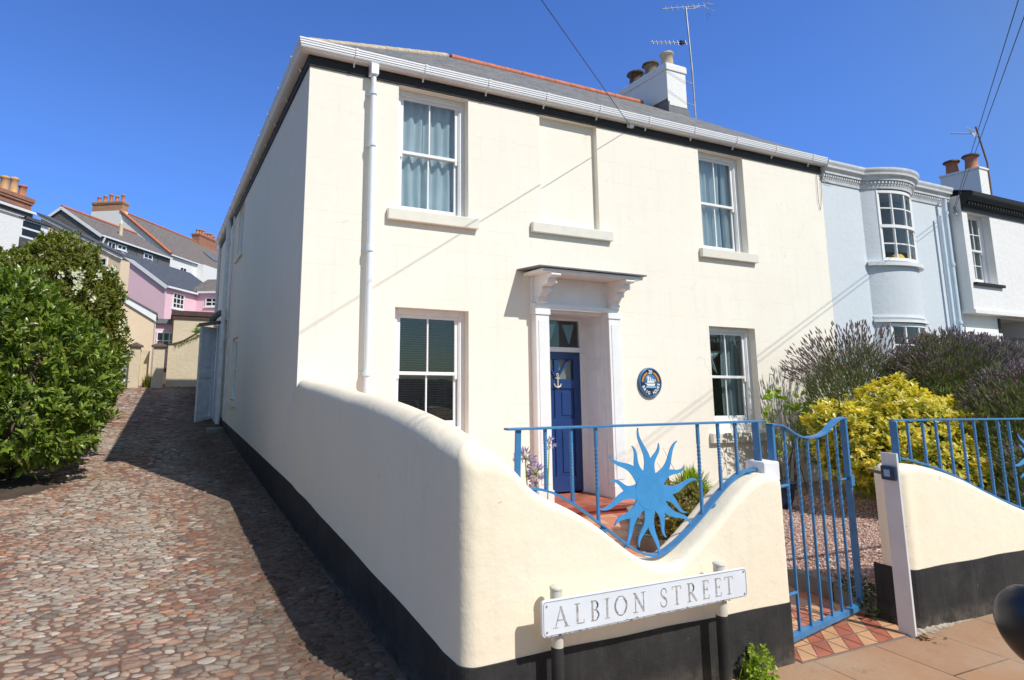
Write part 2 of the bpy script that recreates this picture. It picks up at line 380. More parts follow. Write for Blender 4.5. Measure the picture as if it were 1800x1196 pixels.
def sash_window(root, T, u0, u1, z0, z1, d, zm, vb=1, hb=0, fw=.075, gw=.045, sill=None, room=ROOM, paint=WPAINT, roomd=1.3, panes=True, fill=0):
    """box frame, two sashes, glass; returns the frame part. vb/hb = glazing bars in each sash"""
    mb = MB(paint); mb.T = T
    mb.box(u0, u0 + fw, d, d + .10, z0, z1); mb.box(u1 - fw, u1, d, d + .10, z0, z1)
    mb.box(u0 + fw, u1 - fw, d, d + .10, z1 - fw, z1); mb.box(u0 + fw, u1 - fw, d, d + .10, z0, z0 + .05 + fill)
    mb.box(u0 + fw, u0 + fw + .012, d + .012, d + .05, z0 + .05 + fill, z1 - fw); mb.box(u1 - fw - .012, u1 - fw, d + .012, d + .05, z0 + .05 + fill, z1 - fw)
    fr = mb.build('window', root, bevel=.004)
    a, b = u0 + fw + .012, u1 - fw - .012; lo = z0 + .05 + fill; hi = z1 - fw
    for (p, q, dd, rb, rt) in ((zm - .02, hi, d + .03, .042, gw), (lo, zm + .02, d + .062, .075, .042)):
        s = MB(paint); s.T = T
        s.box(a, a + gw, dd, dd + .03, p, q); s.box(b - gw, b, dd, dd + .03, p, q)
        s.box(a + gw, b - gw, dd, dd + .03, p, p + rb); s.box(a + gw, b - gw, dd, dd + .03, q - rt, q)
        for k in range(vb):
            c = a + gw + (b - a - 2 * gw) * (k + 1) / (vb + 1); s.box(c - .011, c + .011, dd + .003, dd + .027, p + rb, q - rt)
        for k in range(hb):
            c = p + rb + (q - rt - p - rb) * (k + 1) / (hb + 1); s.box(a + gw, b - gw, dd + .005, dd + .025, c - .010, c + .010)
        if dd < d + .05:
            for e in (a + .002, b - gw + .002): s.box(e, e + gw - .006, dd + .002, dd + .03, p - .05, p)     # sash horns
        s.build('sash', fr, bevel=.003)
    g = MB(GLASS); g.T = T
    g.box(a + gw, b - gw, d + .044, d + .048, zm + .02, hi - gw); g.box(a + gw, b - gw, d + .076, d + .080, lo + .075, zm - .02)
    g.build('pane', fr)
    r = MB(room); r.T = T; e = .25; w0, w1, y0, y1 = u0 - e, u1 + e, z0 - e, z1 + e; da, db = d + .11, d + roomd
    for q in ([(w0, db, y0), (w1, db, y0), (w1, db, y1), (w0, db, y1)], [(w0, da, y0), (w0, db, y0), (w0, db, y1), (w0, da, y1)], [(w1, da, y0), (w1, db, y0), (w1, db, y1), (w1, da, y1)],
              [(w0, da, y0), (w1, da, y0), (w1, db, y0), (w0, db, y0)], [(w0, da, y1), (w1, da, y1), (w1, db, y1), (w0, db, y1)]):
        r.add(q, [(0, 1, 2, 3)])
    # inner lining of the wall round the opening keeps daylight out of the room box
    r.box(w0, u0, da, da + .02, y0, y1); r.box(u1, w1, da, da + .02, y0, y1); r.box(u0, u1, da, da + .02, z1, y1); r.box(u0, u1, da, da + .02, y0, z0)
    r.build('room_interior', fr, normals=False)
    if sill:
        s0, s1, t0, t1, pr = sill
        sb = MB(CREAMP); sb.T = T
        sb.box(s0, s1, -pr, .0, t0, t1); sb.box(u0 + .002, u1 - .002, 0, d - .002, t1 - .06, t1 - .004)
        sb.build('sill', fr, bevel=.008)
    return fr

def curtain(fr, T, u0, u1, z0, z1, d, mat, folds=9, amp=.03, seed=1, gap=None):
    rr = random.Random(seed); mb = MB(mat); mb.T = T; mb.smooth = True
    n = folds * 8; m = 10; ph = [rr.uniform(-.6, .6) for _ in range(folds + 2)]
    segs = [(u0, u1)] if not gap else [(u0, gap[0]), (gap[1], u1)]
    for a, b in segs:
        vs = []; fs = []
        for j in range(m + 1):
            z = z0 + (z1 - z0) * j / m
            for i in range(n + 1):
                t = i / n; k = t * folds
                w = math.sin(k * 2 * math.pi + ph[int(k) % len(ph)] + .5 * math.sin(j * .5)) * amp * (1.15 - .5 * j / m)
                vs.append((a + (b - a) * (t + .01 * math.sin(j * .7 + k)), d + w, z))
        for j in range(m):
            for i in range(n): q = j * (n + 1) + i; fs.append((q, q + 1, q + n + 2, q + n + 1))
        mb.add(vs, fs, True)
    return mb.build('curtain', fr, normals=False)

def roofplane(mb, pts, p, q):
    """slope polygon with UV in metres: u along eave p->q, v up the slope"""
    p, q = V(p), V(q); u = (q - p).normalized(); n = (V(pts[1]) - V(pts[0])).cross(V(pts[2]) - V(pts[0])).normalized(); v = n.cross(u)
    if v.z < 0: v = -v
    mb.add(pts, [tuple(range(len(pts)))], False, [[((V(a) - p).dot(u), (V(a) - p).dot(v)) for a in pts]])
def ridge_tiles(mb, p, q, r=.11, step=.42, n=8):
    p, q = V(p), V(q); L = (q - p).length; d = (q - p).normalized(); k = max(1, int(L / step))
    for i in range(k):
        a = p + d * (L * i / k); b = p + d * (L * (i + 1) / k - .006)
        mb.cyl(a, b, r * 1.04, r * .98, n=n)
GUT = [(.0, .0), (.075, -.002), (.108, .006), (.124, .020), (.130, .034), (.130, .050), (.139, .053), (.139, .076), (.146, .080), (.147, .103), (.154, .107), (.154, .126), (.142, .126), (.138, .108), (.0, .108)]
def gutter(name, root, path, mat, prof=GUT, clip=.9, k=1.0):
    mb = MB(mat); mb.sweep(path, [(a * k, b * k) for a, b in prof])
    for a, b in zip(path, path[1:]):
        a, b = V(a), V(b); L = (b - a).length; d = (b - a).normalized(); n = max(1, int(L / clip))
        for i in range(n):
            c = a + d * (L * (i + .6) / n)
            mb.sweep([c - d * .017, c + d * .017], [(x * k * 1.05 + .001, y * k - .006 if y < .1 else y * k + .003) for x, y in prof])
            o = d.cross(V((0, 0, 1))); mb.bar(c + o * .02 + V((0, 0, -.06)), c + o * .05 + V((0, 0, .01)), .02, .012)
    return mb.build(name, root)
def chimney_pot(parent, c, h, r, mat, cap=None, name='chimney_pot'):
    mb = MB(mat); mb.lathe(c, [(r * .98, 0), (r, .04), (r * .92, .06), (r * .84, h * .5), (r * .80, h * .82), (r * .98, h * .86), (r * 1.02, h * .93), (r * .9, h), (r * .72, h), (r * .66, h - .12)], 20)
    if cap: mb.mat(cap); mb.lathe(c, [(r * 1.1, h * .90), (r * 1.22, h * .96), (r * 1.1, h * 1.06), (r * .5, h * 1.16), (.01, h * 1.18)], 16)
    return mb.build(name, parent)

# =============================================================== the cream house
house = thing('corner_house', (4.9, 3.8, -1.7), 'two storey cream rendered house with blue front door, white gutters and blind central window recess', 'house')
X0, X1 = 1.21, 2.26; C0, C1 = 6.63, 7.68
wl = MB(CREAM)
RV = .12
wall_sheet(wl, FAC, 0, 9.76, -1.9, 4.02, [(X0, X1, 2.12, 3.86, RV), (C0, C1, 2.12, 3.86, RV), (X0, X1, -.80, .86, RV), (C0, C1, -.80, .86, RV),
           (3.45, 4.50, 2.20, 3.86, .085, True), (3.46, 4.52, -1.9, .95, .10)])
wl.mat(CREAMS)
wall_sheet(wl, SIDE, 0, 12.2, -1.9, 4.02, [(6.35, 7.35, 2.66, 3.86, RV), (6.2, 7.25, -.58, .78, RV)])
wl.add([(0, 12.2, -1.9), (9.76, 12.2, -1.9), (9.76, 12.2, 4.02), (0, 12.2, 4.02)], [(0, 1, 2, 3)])
wl.add([(9.76, 0.02, -1.9), (9.76, 12.2, -1.9), (9.76, 12.2, 4.0), (9.76, 8.4, 6.8), (9.76, 3.75, 6.8), (9.76, 0.02, 4.1)], [tuple(range(6))])
wl.build('wall', house, normals=False)
pl = MB(BLACKP)
def plinth_top(y): return interp([(-4.2, -1.43), (-3.6, -1.405), (0, -1.25), (4, -1.19), (7.9, -1.14), (11, -1.0), (19, -.4)], y)
ys = [0 + .5 * i for i in range(25)] + [12.2]
pl.loft([[(-.004, y, -1.95), (-.004, y, plinth_top(y) + .006 * math.sin(y * 3)), (.0, y, plinth_top(y) + .004), (.0, y, -1.95)] for y in ys])
pl.build('plinth', house)
# windows
w = sash_window(house, FAC, X0, X1, 2.12, 3.86, RV, 2.99, sill=(1.07, 2.39, 1.98, 2.13, .07))
curtain(w, FAC, X0 + .02, X1 - .02, 2.0, 3.9, .265, CURT, 7, .035, 3)
w = sash_window(house, FAC, C0, C1, 2.12, 3.86, RV, 2.97, sill=(6.52, 7.82, 1.98, 2.13, .07))
curtain(w, FAC, C0 + .02, C1 - .02, 2.0, 3.9, .265, CURT, 7, .035, 8, gap=(7.36, 7.42))
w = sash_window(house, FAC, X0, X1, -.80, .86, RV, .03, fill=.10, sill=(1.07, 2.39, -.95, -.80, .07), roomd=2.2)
sl = MB(SLATB)
for k in range(46):
    z = .74 - k * .031; sl.add([(X0 + .1, .275, z), (X1 - .1, .275, z), (X1 - .1, .295, z - .006), (X0 + .1, .295, z - .006)], [(0, 1, 2, 3)])
sl.build('slatted_blind', w, normals=False)
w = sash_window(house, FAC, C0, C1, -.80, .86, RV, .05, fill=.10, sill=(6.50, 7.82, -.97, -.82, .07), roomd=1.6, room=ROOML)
curtain(w, FAC, 7.25, C1 - .02, -.7, .8, .34, CURTG, 4, .03, 12)
w = sash_window(house, SIDE, 6.35, 7.35, 2.66, 3.86, .05, 3.28, sill=None)
s = MB(CREAMP); s.T = SIDE; s.box(6.25, 7.45, -.05, .04, 2.58, 2.66); s.build('sill', w, bevel=.006)
w = sash_window(house, SIDE, 6.2, 7.25, -.58, .78, .05, .10, sill=None)
s = MB(CREAMP); s.T = SIDE; s.box(6.08, 7.35, -.06, .04, -.70, -.58); s.build('sill', w, bevel=.006)
# blind recess sill
s = MB(CREAMP); s.box(3.26, 4.70, -.07, 0, 2.045, 2.195); s.build('recess_sill', house, bevel=.01)
# fascia, gutter, downpipes
fb = MB(BLACK); fb.sweep([(0, 12.2, 0), (0, 0, 0), (9.74, 0, 0)], [(.0, 3.86), (.024, 3.862), (.024, 4.02), (0, 4.02)])
fb.sweep([(0, 12.2, 0), (0, 0, 0), (9.74, 0, 0)], [(.0, 4.021), (.10, 4.021), (.10, 4.05), (0, 4.05)])
fb.build('fascia_board', house, bevel=.003)
gutter('gutter', house, [(3.0, 12.22, 4.0), (-.024, 12.22, 4.0), (-.024, -.024, 4.0), (9.74, -.024, 4.0)], PVC)
rf = MB(SLATE)
E = 4.12; G = 6.83; RP = 3.75
roofplane(rf, [(-.15, -.15, E), (9.76, -.15, E), (9.76, RP, G), (RP, RP, G)], (-.15, -.15, E), (9.76, -.15, E))
roofplane(rf, [(-.15, 12.3, E), (-.15, -.15, E), (RP, RP, G), (RP, 8.4, G)], (-.15, 12.3, E), (-.15, -.15, E))
roofplane(rf, [(9.76, 12.3, E), (-.15, 12.3, E), (RP, 8.4, G), (9.76, 8.4, G)], (9.76, 12.3, E), (-.15, 12.3, E))
roofplane(rf, [(RP, RP, G), (9.76, RP, G), (9.76, 8.4, G), (RP, 8.4, G)], (RP, RP, G), (9.76, RP, G))
rf.mat(LEAD); rf.box(9.70, 9.80, 3.3, 8.4, 6.82, 6.88)
RF = rf.build('roof', house, normals=False)
rt = MB(TERRA); ridge_tiles(rt, (RP + .1, RP, G + .0), (9.2, RP, G + .0), .075); ridge_tiles(rt, (RP, RP + .2, G), (RP, 8.4, G), .10); rt.build('ridge_tile', RF)
hp = MB(BUFFPOT); ridge_tiles(hp, (-.05, -.05, E + .02), (RP, RP, G + .01), .062, .5, 7); hp.build('hip_tile', RF)
# chimney astride the party wall
ch = MB(WHITEW)
ch.box(9.38, 10.0, 3.1, 4.75, 5.9, 7.46); ch.box(9.355, 10.025, 3.075, 4.775, 7.461, 7.62); ch.box(9.37, 10.01, 3.09, 4.76, 7.62, 7.65)
CH = ch.build('chimney', house, bevel=.012)
gr = MB(plain('sooty_render', (.20, .17, .13), .9, .5, 12)); gr.box(9.372, 9.379, 3.1, 4.75, 6.60, 6.72); gr.box(9.38, 10.0, 3.092, 3.099, 6.49, 6.56); gr.build('grime_band', CH)
fl = MB(LEAD); fl.box(9.34, 9.379, 3.05, 4.8, 6.2, 6.62); fl.box(9.38, 10.02, 3.06, 3.099, 6.3, 6.50); fl.build('lead_flashing', CH)
chimney_pot(CH, (9.72, 3.38, 7.64), .46, .165, BUFFPOT)
chimney_pot(CH, (9.72, 3.92, 7.64), .43, .175, plain('brown_pot', (.28, .20, .13), .85, .4, 8, bmp=.2), SOOT)
chimney_pot(CH, (9.72, 4.45, 7.64), .44, .185, SOOT, SOOT)
# front downpipe
dp = MB(PVCB)
dp.box(.77, .87, -.155, -.03, 3.86, 4.0)
dp.tube([(.82, -.09, 3.90), (.82, -.10, 3.78), (.82, -.10, 1.5), (.825, -.10, -1.5)], .036, 14)
for z in (3.62, 2.92, 1.55, .02): dp.cyl((.82, -.10, z - .028), (.82, -.10, z + .028), .049, n=14); dp.box(.755, .885, -.03, 0, z - .012, z + .012); dp.box(.80, .84, -.1, -.01, z - .012, z + .012)
dp.build('downpipe', house)
dp = MB(WOLD)
dp.tube([(-.11, 8.7, 4.0), (-.11, 8.7, 3.7), (-.10, 8.7, -1.25)], .058, 12)
for z in (3.3, 1.6, .2): dp.cyl((-.1, 8.7, z - .04), (-.1, 8.7, z + .04), .07, n=12)
dp.build('downpipe', house); dp = MB(WOLD); dp.tube([(-.05, 12.0, 4.0), (-.05, 12.0, -.9)], .045, 10)
dp.build('downpipe', house); dp = MB(WOLD)
dp.tube([(-.05, 7.95, 3.86), (-.05, 7.95, .95), (-.07, 8.6, .78)], .022, 8)
dp.build('waste_pipe', house); dp = MB(WOLD); dp.tube([(-.05, 7.75, .6), (-.05, 7.75, -1.1)], .02, 8)
dp.build('waste_pipe', house)
# cable bracket on the fascia
bk = MB(PVC); bk.box(5.09, 5.19, -.075, -.025, 3.94, 4.0); bk.build('cable_bracket', house)

# front door case
dc = MB(WPAINT)
for a, b in ((3.24, 3.46), (4.50, 4.71)):
    dc.box(a, b, -.12, 0, -1.9, .86); dc.box(a - .015, b + .015, -.135, 0, .861, .94); dc.box(a - .012, b + .012, -.135, 0, -1.66, -1.48)
    dc.box(a + .04, b - .04, -.128, -.12, -1.4, .78)
dc.box(3.22, 4.73, -.11, 0, .941, 1.02)
dc.box(3.225, 4.725, -.055, 0, 1.021, 1.40)
dc.box(3.12, 4.83, -.48, 0, 1.40, 1.445)
dc.build('door_surround', house, bevel=.006)
def bracket(xc):
    mb = MB(WPAINT); w = .065
    prof = [(0, 1.0), (-.10, 1.005), (-.16, 1.06), (-.15, 1.10), (-.20, 1.13), (-.26, 1.20), (-.25, 1.235), (-.33, 1.25), (-.40, 1.30), (-.39, 1.335), (-.46, 1.35), (-.46, 1.399), (0, 1.399)]
    mb.prism([(xc - w, y, z) for y, z in prof], (2 * w, 0, 0))
    for y, z in ((-.455, 1.375), (-.37, 1.285), (-.235, 1.19), (-.14, 1.045)): mb.cyl((xc - w - .012, y, z), (xc + w + .012, y, z), .026, n=12)
    mb.build('scroll_bracket', DOORP, bevel=.003)
cn = MB(LEAD); cn.prism([(3.02, 0, 1.475), (3.04, -.53, 1.452), (4.86, -.53, 1.452), (5.05, 0, 1.475)], (0, 0, .018)); DOORP = cn.build('door_canopy', house)
bracket(3.33); bracket(4.60)
# reveal lining with panels, fanlight, door
lin = MB(WPAINT); D = .45
lin.box(4.475, 4.52, .0, D, -1.66, .95); lin.box(3.46, 3.505, .0, D, -1.66, .95); lin.box(3.505, 4.475, 0, D, .905, .95)
for z0, z1 in ((-1.5, -.75), (-.6, .15), (.28, .8)):
    lin.box(4.462, 4.475, .08, D - .08, z0, z1); lin.box(4.455, 4.463, .11, D - .11, z0 + .04, z1 - .04)
lin.box(3.505, 4.475, D - .02, D + .06, .385, .455)
lin.box(3.505, 3.56, D - .01, D + .06, -1.66, .385); lin.box(4.42, 4.475, D - .01, D + .06, -1.66, .385)
lin.box(3.505, 3.56, D - .01, D + .06, .455, .905); lin.box(4.42, 4.475, D - .01, D + .06, .455, .905); lin.box(3.56, 4.42, D - .01, D + .06, .86, .905)
LIN = lin.build('door_frame', house, bevel=.004)
g = MB(GLASS); g.box(3.56, 4.42, D + .02, D + .025, .455, .86); g.build('fanlight_pane', LIN)
hall = MB(ROOM)
for q in ([(3.2, D + 1.6, -1.7), (4.8, D + 1.6, -1.7), (4.8, D + 1.6, 1.1), (3.2, D + 1.6, 1.1)], [(3.2, D + .07, -1.7), (3.2, D + 1.6, -1.7), (3.2, D + 1.6, 1.1), (3.2, D + .07, 1.1)], [(4.8, D + .07, -1.7), (4.8, D + 1.6, -1.7), (4.8, D + 1.6, 1.1), (4.8, D + .07, 1.1)],
          [(3.2, D + .07, 1.1), (4.8, D + .07, 1.1), (4.8, D + 1.6, 1.1), (3.2, D + 1.6, 1.1)]): hall.add(q, [(0, 1, 2, 3)])
hall.build('hall_interior', LIN, normals=False)
fm = MB(plain('aqua_bunting', (.30, .58, .62), .8, .05))
for k, c in enumerate((3.68, 3.92, 4.26)):
    fm.prism([(c - .11, D + .06, .80), (c + .11, D + .06, .81), (c + .01, D + .06, .50 + .05 * (k % 2))], (0, .004, 0))
fm.build('fanlight_bunting', LIN)
dr = MB(DOORB); a, b = 3.56, 4.42; yb = D + .045
dr.box(a, b, D + .02, yb, -1.64, .38) if False else None
def doorbox(x0, x1, z0, z1, y0=D + .005, y1=D + .045): dr.box(x0, x1, y0, y1, z0, z1)
doorbox(a, a + .12, -1.64, .385); doorbox(b - .12, b, -1.64, .385); doorbox(a + .12, b - .12, .27, .385); doorbox(a + .12, b - .12, -1.64, -1.42)
doorbox(a + .12, b - .12, -.16, -.02); doorbox(a + .12, b - .12, -.72, -.60); doorbox(3.95, 4.03, -1.42, .27, D + .008)
for x0, x1 in ((a + .12, 3.95), (4.03, b - .12)):
    for z0, z1 in ((-1.42, -.72), (-.60, -.16)):
        dr.box(x0, x1, D + .025, D + .04, z0, z1); dr.box(x0 + .05, x1 - .05, D + .012, D + .03, z0 + .05, z1 - .05)
# radiating bars of the top light
dr.bar((4.0, D + .02, .0), (4.22, D + .02, .28), .035, .03, (0, 1, 0)); dr.bar((3.98, D + .02, .0), (3.78, D + .02, .28), .035, .03, (0, 1, 0))
DR = dr.build('front_door', house, bevel=.004)
g = MB(GLASS); g.box(a + .12, b - .12, D + .03, D + .035, -.02, .27); g.build('door_pane', DR)
cb = MB(plain('cream_net', (.55, .53, .40), .8, .1)); cb.box(a + .12, b - .12, D + .08, D + .084, -.05, .3); cb.build('net_curtain', DR)
# anchor knocker
an = MB(GOLD); x, z, y = 3.99, -.05, D - .012
an.bar((x, y, z - .085), (x, y, z + .075), .017, .02, (0, 1, 0)); an.bar((x - .042, y, z + .045), (x + .042, y, z + .045), .014, .016, (0, 1, 0))
an.tube([(x - .062, y, z - .035), (x - .05, y, z - .072), (x, y, z - .096), (x + .05, y, z - .072), (x + .062, y, z - .035)], [.007, .012, .013, .012, .007], 8)
an.tube([(x + .019 * math.cos(t), y, z + .090 + .019 * math.sin(t)) for t in [i * math.pi / 6 for i in range(13)]], .007, 6)
an.build('anchor_knocker', DR)
kn = MB(GOLD); kn.lathe((3.66, D + .005, -.66), [(.012, 0), (.012, .04), (.03, .05), (.034, .07), (.02, .085), (.002, .09)], 14, (0, -1, 0)); kn.build('door_knob', DR)
st = MB(REDST); st.box(3.18, 4.98, -.42, D + .02, -1.715, -1.665); st.box(3.2, 4.95, -.39, D, -1.9, -1.716)
st.mat(TILER); st.box(3.3, 4.85, -.36, D, -1.664, -1.660)
st.build('doorstep', house, bevel=.008)

# --- things fixed to or near the facade
def text_mb(mb, s, c, right, up, size, thick=.004, bold=.0):
    """lettering as mesh, centred on c, in the plane right/up"""
    cu = bpy.data.curves.new('lettering_source', 'FONT'); cu.body = s; cu.size = size; cu.align_x = 'CENTER'; cu.align_y = 'CENTER'; cu.extrude = thick / 2; cu.offset = bold
    o = bpy.data.objects.new('lettering_source', cu); COL.objects.link(o); bpy.context.view_layer.update()
    me = bpy.data.meshes.new_from_object(o.evaluated_get(bpy.context.evaluated_depsgraph_get()))
    c, r_, u_ = V(c), V(right), V(up); n_ = r_.cross(u_)
    mb.add([c + r_ * v.co.x + u_ * v.co.y + n_ * v.co.z for v in me.vertices], [tuple(p.vertices) for p in me.polygons])
    bpy.data.objects.remove(o); bpy.data.curves.remove(cu); bpy.data.meshes.remove(me)

pq = thing('house_plaque', (5.32, 0, -.055), 'round dark blue plaque with white sailing ship and number 20 beside the front door', 'plaque')
c = V((5.32, 0, -.055))
mb = MB(PLRIM); mb.lathe(c, [(.222, 0), (.222, .03), (.205, .04), (.19, .034), (.001, .034)], 40, (0, -1, 0)); mb.build('plaque_disc', pq)
mb = MB(PLBLUE); mb.lathe(c + V((0, -.034, 0)), [(.222, -.02), (.224, -.004), (.210, .008), (.196, .006), (.196, -.01)], 40, (0, -1, 0)); mb.lathe(c + V((0, -.0345, 0)), [(.128, 0), (.128, .002), (.001, .002)], 30, (0, -1, 0)); mb.build('rim', pq)
mb = MB(ORANGE); y = -.036
def arc(mb, r0, r1, a0, a1, n=14, dy=.003):
    for i in range(n):
        a, b = R(a0 + (a1 - a0) * i / n), R(a0 + (a1 - a0) * (i + 1) / n)
        mb.prism([c + V((r * math.cos(t), y, r * math.sin(t))) for r, t in ((r0, a), (r1, a), (r1, b), (r0, b))], (0, -dy, 0))
arc(mb, .140, .172, 112, 176); arc(mb, .140, .172, 4, 68); mb.build('orange_band', pq)
mb = MB(WPAINT)
text_mb(mb, '20', c + V((0, y - .002, .158)), (1, 0, 0), (0, 0, 1), .075, .003, .002)
for s, a0, da in (('BRIG', 203, 17), ('HOUSE', 291, 15)):
    for i, l in enumerate(s):
        t = R(a0 + da * i); rd = V((math.cos(t), 0, math.sin(t))); up = -rd; rt_ = V((-math.sin(t), 0, math.cos(t)))
        text_mb(mb, l, c + rd * .156 + V((0, y - .002, 0)), rt_, up, .062, .003, .002)
mb.build('lettering', pq)
mb = MB(WPAINT); q = lambda *P: mb.prism([c + V((a, y - .001, b)) for a, b in P], (0, -.003, 0))
q((-.095, -.012), (.085, -.012), (.07, -.045), (-.065, -.045)); q((-.125, .0), (-.09, -.014), (-.08, -.006))
for a, h in ((-.045, .075), (.0, .082), (.045, .06)):
    q((a - .026, .0), (a + .022, .0), (a + .016, h * .45), (a - .018, h * .45)); q((a - .016, h * .5), (a + .014, h * .5), (a + .008, h), (a - .010, h))
q((.075, .0), (.1, .045), (.078, .05)); mb.build('sailing_ship', pq)
mb = MB(plain('pale_sea', (.30, .52, .75), .5, .05)); mb.prism([c + V((a, y - .0008, b)) for a, b in ((-.10, -.05), (.10, -.05), (.085, -.075), (-.085, -.075))], (0, -.003, 0)); mb.build('painted_sea', pq)

star = thing('paper_star', (6.9, .40, .4), 'large pale green paper star hanging inside the ground floor window by the lavender', 'star decoration')
mb = MB(PALEG); cc = V((6.98, .36, .38))
for k in range(5):
    t = R(90 + 72 * k); t0, t1 = t - R(36), t + R(36); ri, ro = .12, .34
    P = [cc + V((ro * math.cos(t), 0, ro * math.sin(t))), cc + V((ri * math.cos(t0), 0, ri * math.sin(t0))), cc + V((ri * math.cos(t1), 0, ri * math.sin(t1))), cc + V((0, -.06, 0)), cc + V((0, .06, 0))]
    mb.add(P, [(0, 1, 3), (0, 3, 2), (0, 4, 1), (0, 2, 4)])
mb.build('star', star)
mb = MB(CABLE); mb.cyl(cc + V((0, 0, .3)), cc + V((0, 0, .52)), .003, n=5); mb.build('hanging_string', star)

# lean-to store with its door, at the far end of the lane side
sh = thing('lean_to_store', (-.2, 9.6, -1.3), 'narrow weathered white lean-to store with small slate roof against the house side', 'lean-to')
mb = MB(WOLD); mb.box(-.16, -.006, 8.95, 9.9, -1.35, 1.25); mb.build('boarded_wall', sh, bevel=.006)
mb = MB(SLATE); roofplane(mb, [(-.66, 8.93, 1.22), (-.0, 8.93, 1.34), (-.0, 10.0, 1.34), (-.66, 10.0, 1.22)], (-.7, 8.85, 1.2), (-.7, 10, 1.2)); mb.mat(LEAD); mb.prism([(-.67, 8.92, 1.22), (-.0, 8.92, 1.34), (-.0, 8.92, 1.365), (-.67, 8.92, 1.245)], (0, 1.15, 0)); mb.build('roof', sh)
dl = MB(WOLD); p, q = V((-.60, 9.02, 0)), V((-.18, 9.52, 0)); d = (q - p).normalized(); L = (q - p).length; nrm = V((d.y, -d.x, 0))
DT = lambda s: p + d * s[0] + nrm * (-s[1]) + V((0, 0, s[2]))
dl.T = DT; z0, z1 = -1.25, 1.18
dl.box(0, L, .022, .04, z0, z1)
for a, b, e, f in ((0, .10, z0, z1), (L - .10, L, z0, z1), (.10, L - .10, z0, z0 + .16), (.10, L - .10, z1 - .12, z1), (.10, L - .10, -.12, .06)): dl.box(a, b, -.012, .022, e, f)
for e, f in ((-1.0, -.2), (.14, .98)): dl.box(.16, L - .16, .004, .022, e, f)
DL = dl.build('panelled_door', sh, bevel=.004)
cv = MB(STONE); cv.tube([(-.34, 9.3, 1.34), (-.27, 9.2, 1.46), (-.16, 9.1, 1.54), (-.05, 9.05, 1.56)], .08, 12); cv.build('cement_hood', sh)
# =============================================================== garden wall beside the lane and gate
def round_section(o, i, zt, r, zb, n=7, roff=0):
    """outer foot -> domed top -> inner foot"""
    o, i = V(o), V(i); w = (i - o).length; d = (i - o).normalized(); r = min(r, w / 2 - .001); P = [o + V((0, 0, zb)), o + V((0, 0, (zb + zt - r) / 2))]
    for k in range(n + 1):
        a = math.pi / 2 * k / n; P.append(o + d * (r * (1 - math.cos(a))) + V((0, 0, zt - r + r * math.sin(a))))
    for k in range(n + 1):
        a = math.pi / 2 * (1 - k / n); P.append(i - d * (r * (1 - math.cos(a))) + V((0, 0, zt - r + r * math.sin(a))))
    return P + [i + V((0, 0, zb))]
YF, YI = -4.14, -3.89
gw = thing('garden_wall', (1.2, -4.0, -1.76), 'cream rendered garden wall with rounded top and scooped dip under the blue sun', 'garden wall')
side_top = [(-3.95, -.345), (-3.6, -.275), (-3.3, -.235), (-2.9, -.195), (-2.4, -.165), (-1.8, -.14), (-1.2, -.11), (-.5, -.08), (0, -.045)]
front_top = [(.05, -.37), (.15, -.385), (.25, -.42), (.32, -.475), (.38, -.545), (.44, -.605), (.5, -.645), (.60, -.685), (.70, -.73), (.86, -.82), (1.09, -.985), (1.22, -1.055), (1.34, -1.085), (1.44, -1.08),
             (1.55, -1.02), (1.66, -.945), (1.78, -.86), (1.94, -.735), (2.05, -.665), (2.12, -.635), (2.25, -.60), (2.33, -.615), (2.37, -.66)]
rings = []; outer = []
def wob(a, s): return noise.noise(V((a * 1.7, s, 3.1))) * .008
for k in range(34):
    y = 0 + (-3.92) * k / 33
    rings.append(round_section((0 + wob(y, 1), y, 0), (.27, y, 0), smooth_interp(side_top, y) + wob(y, 5), .125, -1.95)); outer.append((0 + wob(y, 1), y))
fr_ = .09
for k in range(1, 8):
    a = R(180 + 90 * k / 8); o = (fr_ + fr_ * math.cos(a), YF + fr_ + .12 * 0 + fr_ * math.sin(a)); t = k / 8
    rings.append(round_section((o[0], o[1], 0), (.27, -3.90 + .01 * t, 0), -.335 - .045 * t, .125, -1.95)); outer.append(o)
for k in range(64):
    x = .10 + (2.33 - .10) * k / 63; r = interp([(.1, .12), (.35, .085), (.6, .05), (3, .05)], x); ix = max(x, .28 + .001 * k) if x < .32 else x
    rings.append(round_section((x, YF + wob(x, 9), 0), (ix, YI, 0), smooth_interp(front_top, x) + wob(x, 7) * .5, r, -1.95)); outer.append((x, YF + wob(x, 9)))
for k in range(1, 5):
    a = R(90 * k / 4); rr = .045; x = 2.33 + rr * math.sin(a); e = rr * (1 - math.cos(a))
    rings.append(round_section((x, YF + e, 0), (x, YI - e, 0), -.612 - e * 1.2, .05, -1.95)); outer.append((x, YF + e))
outer += [(2.375, -4.05), (2.375, YI + .045)]
mb = MB(CREAM2); mb.smooth = True; mb.loft(rings, caps=True, closed=False, smooth=True); mb.add(rings[-1], [tuple(range(len(rings[-1])))], False)
mb.build('render_body', gw)
def plinth_strip(mb, outer, topf, off=.006):
    L = []; n = len(outer)
    for i, (x, y) in enumerate(outer):
        a = V(outer[max(i - 1, 0)]); b = V(outer[min(i + 1, n - 1)]); d = (b - a).normalized(); nn = V((-d.y, d.x)) * -1
        L.append((x + nn.x * off, y + nn.y * off))
    vs = []; fs = []
    for i, (x, y) in enumerate(L):
        z = topf(x, y) + .0025 * math.sin(x * 9 + y * 7); ox, oy = outer[i]
        vs += [(x, y, -1.95), (x, y, z), (ox, oy, z + .002)]
    for i in range(n - 1):
        a = 3 * i; fs += [(a, a + 3, a + 4, a + 1), (a + 1, a + 4, a + 5, a + 2)]
    mb.add(vs, fs, False)
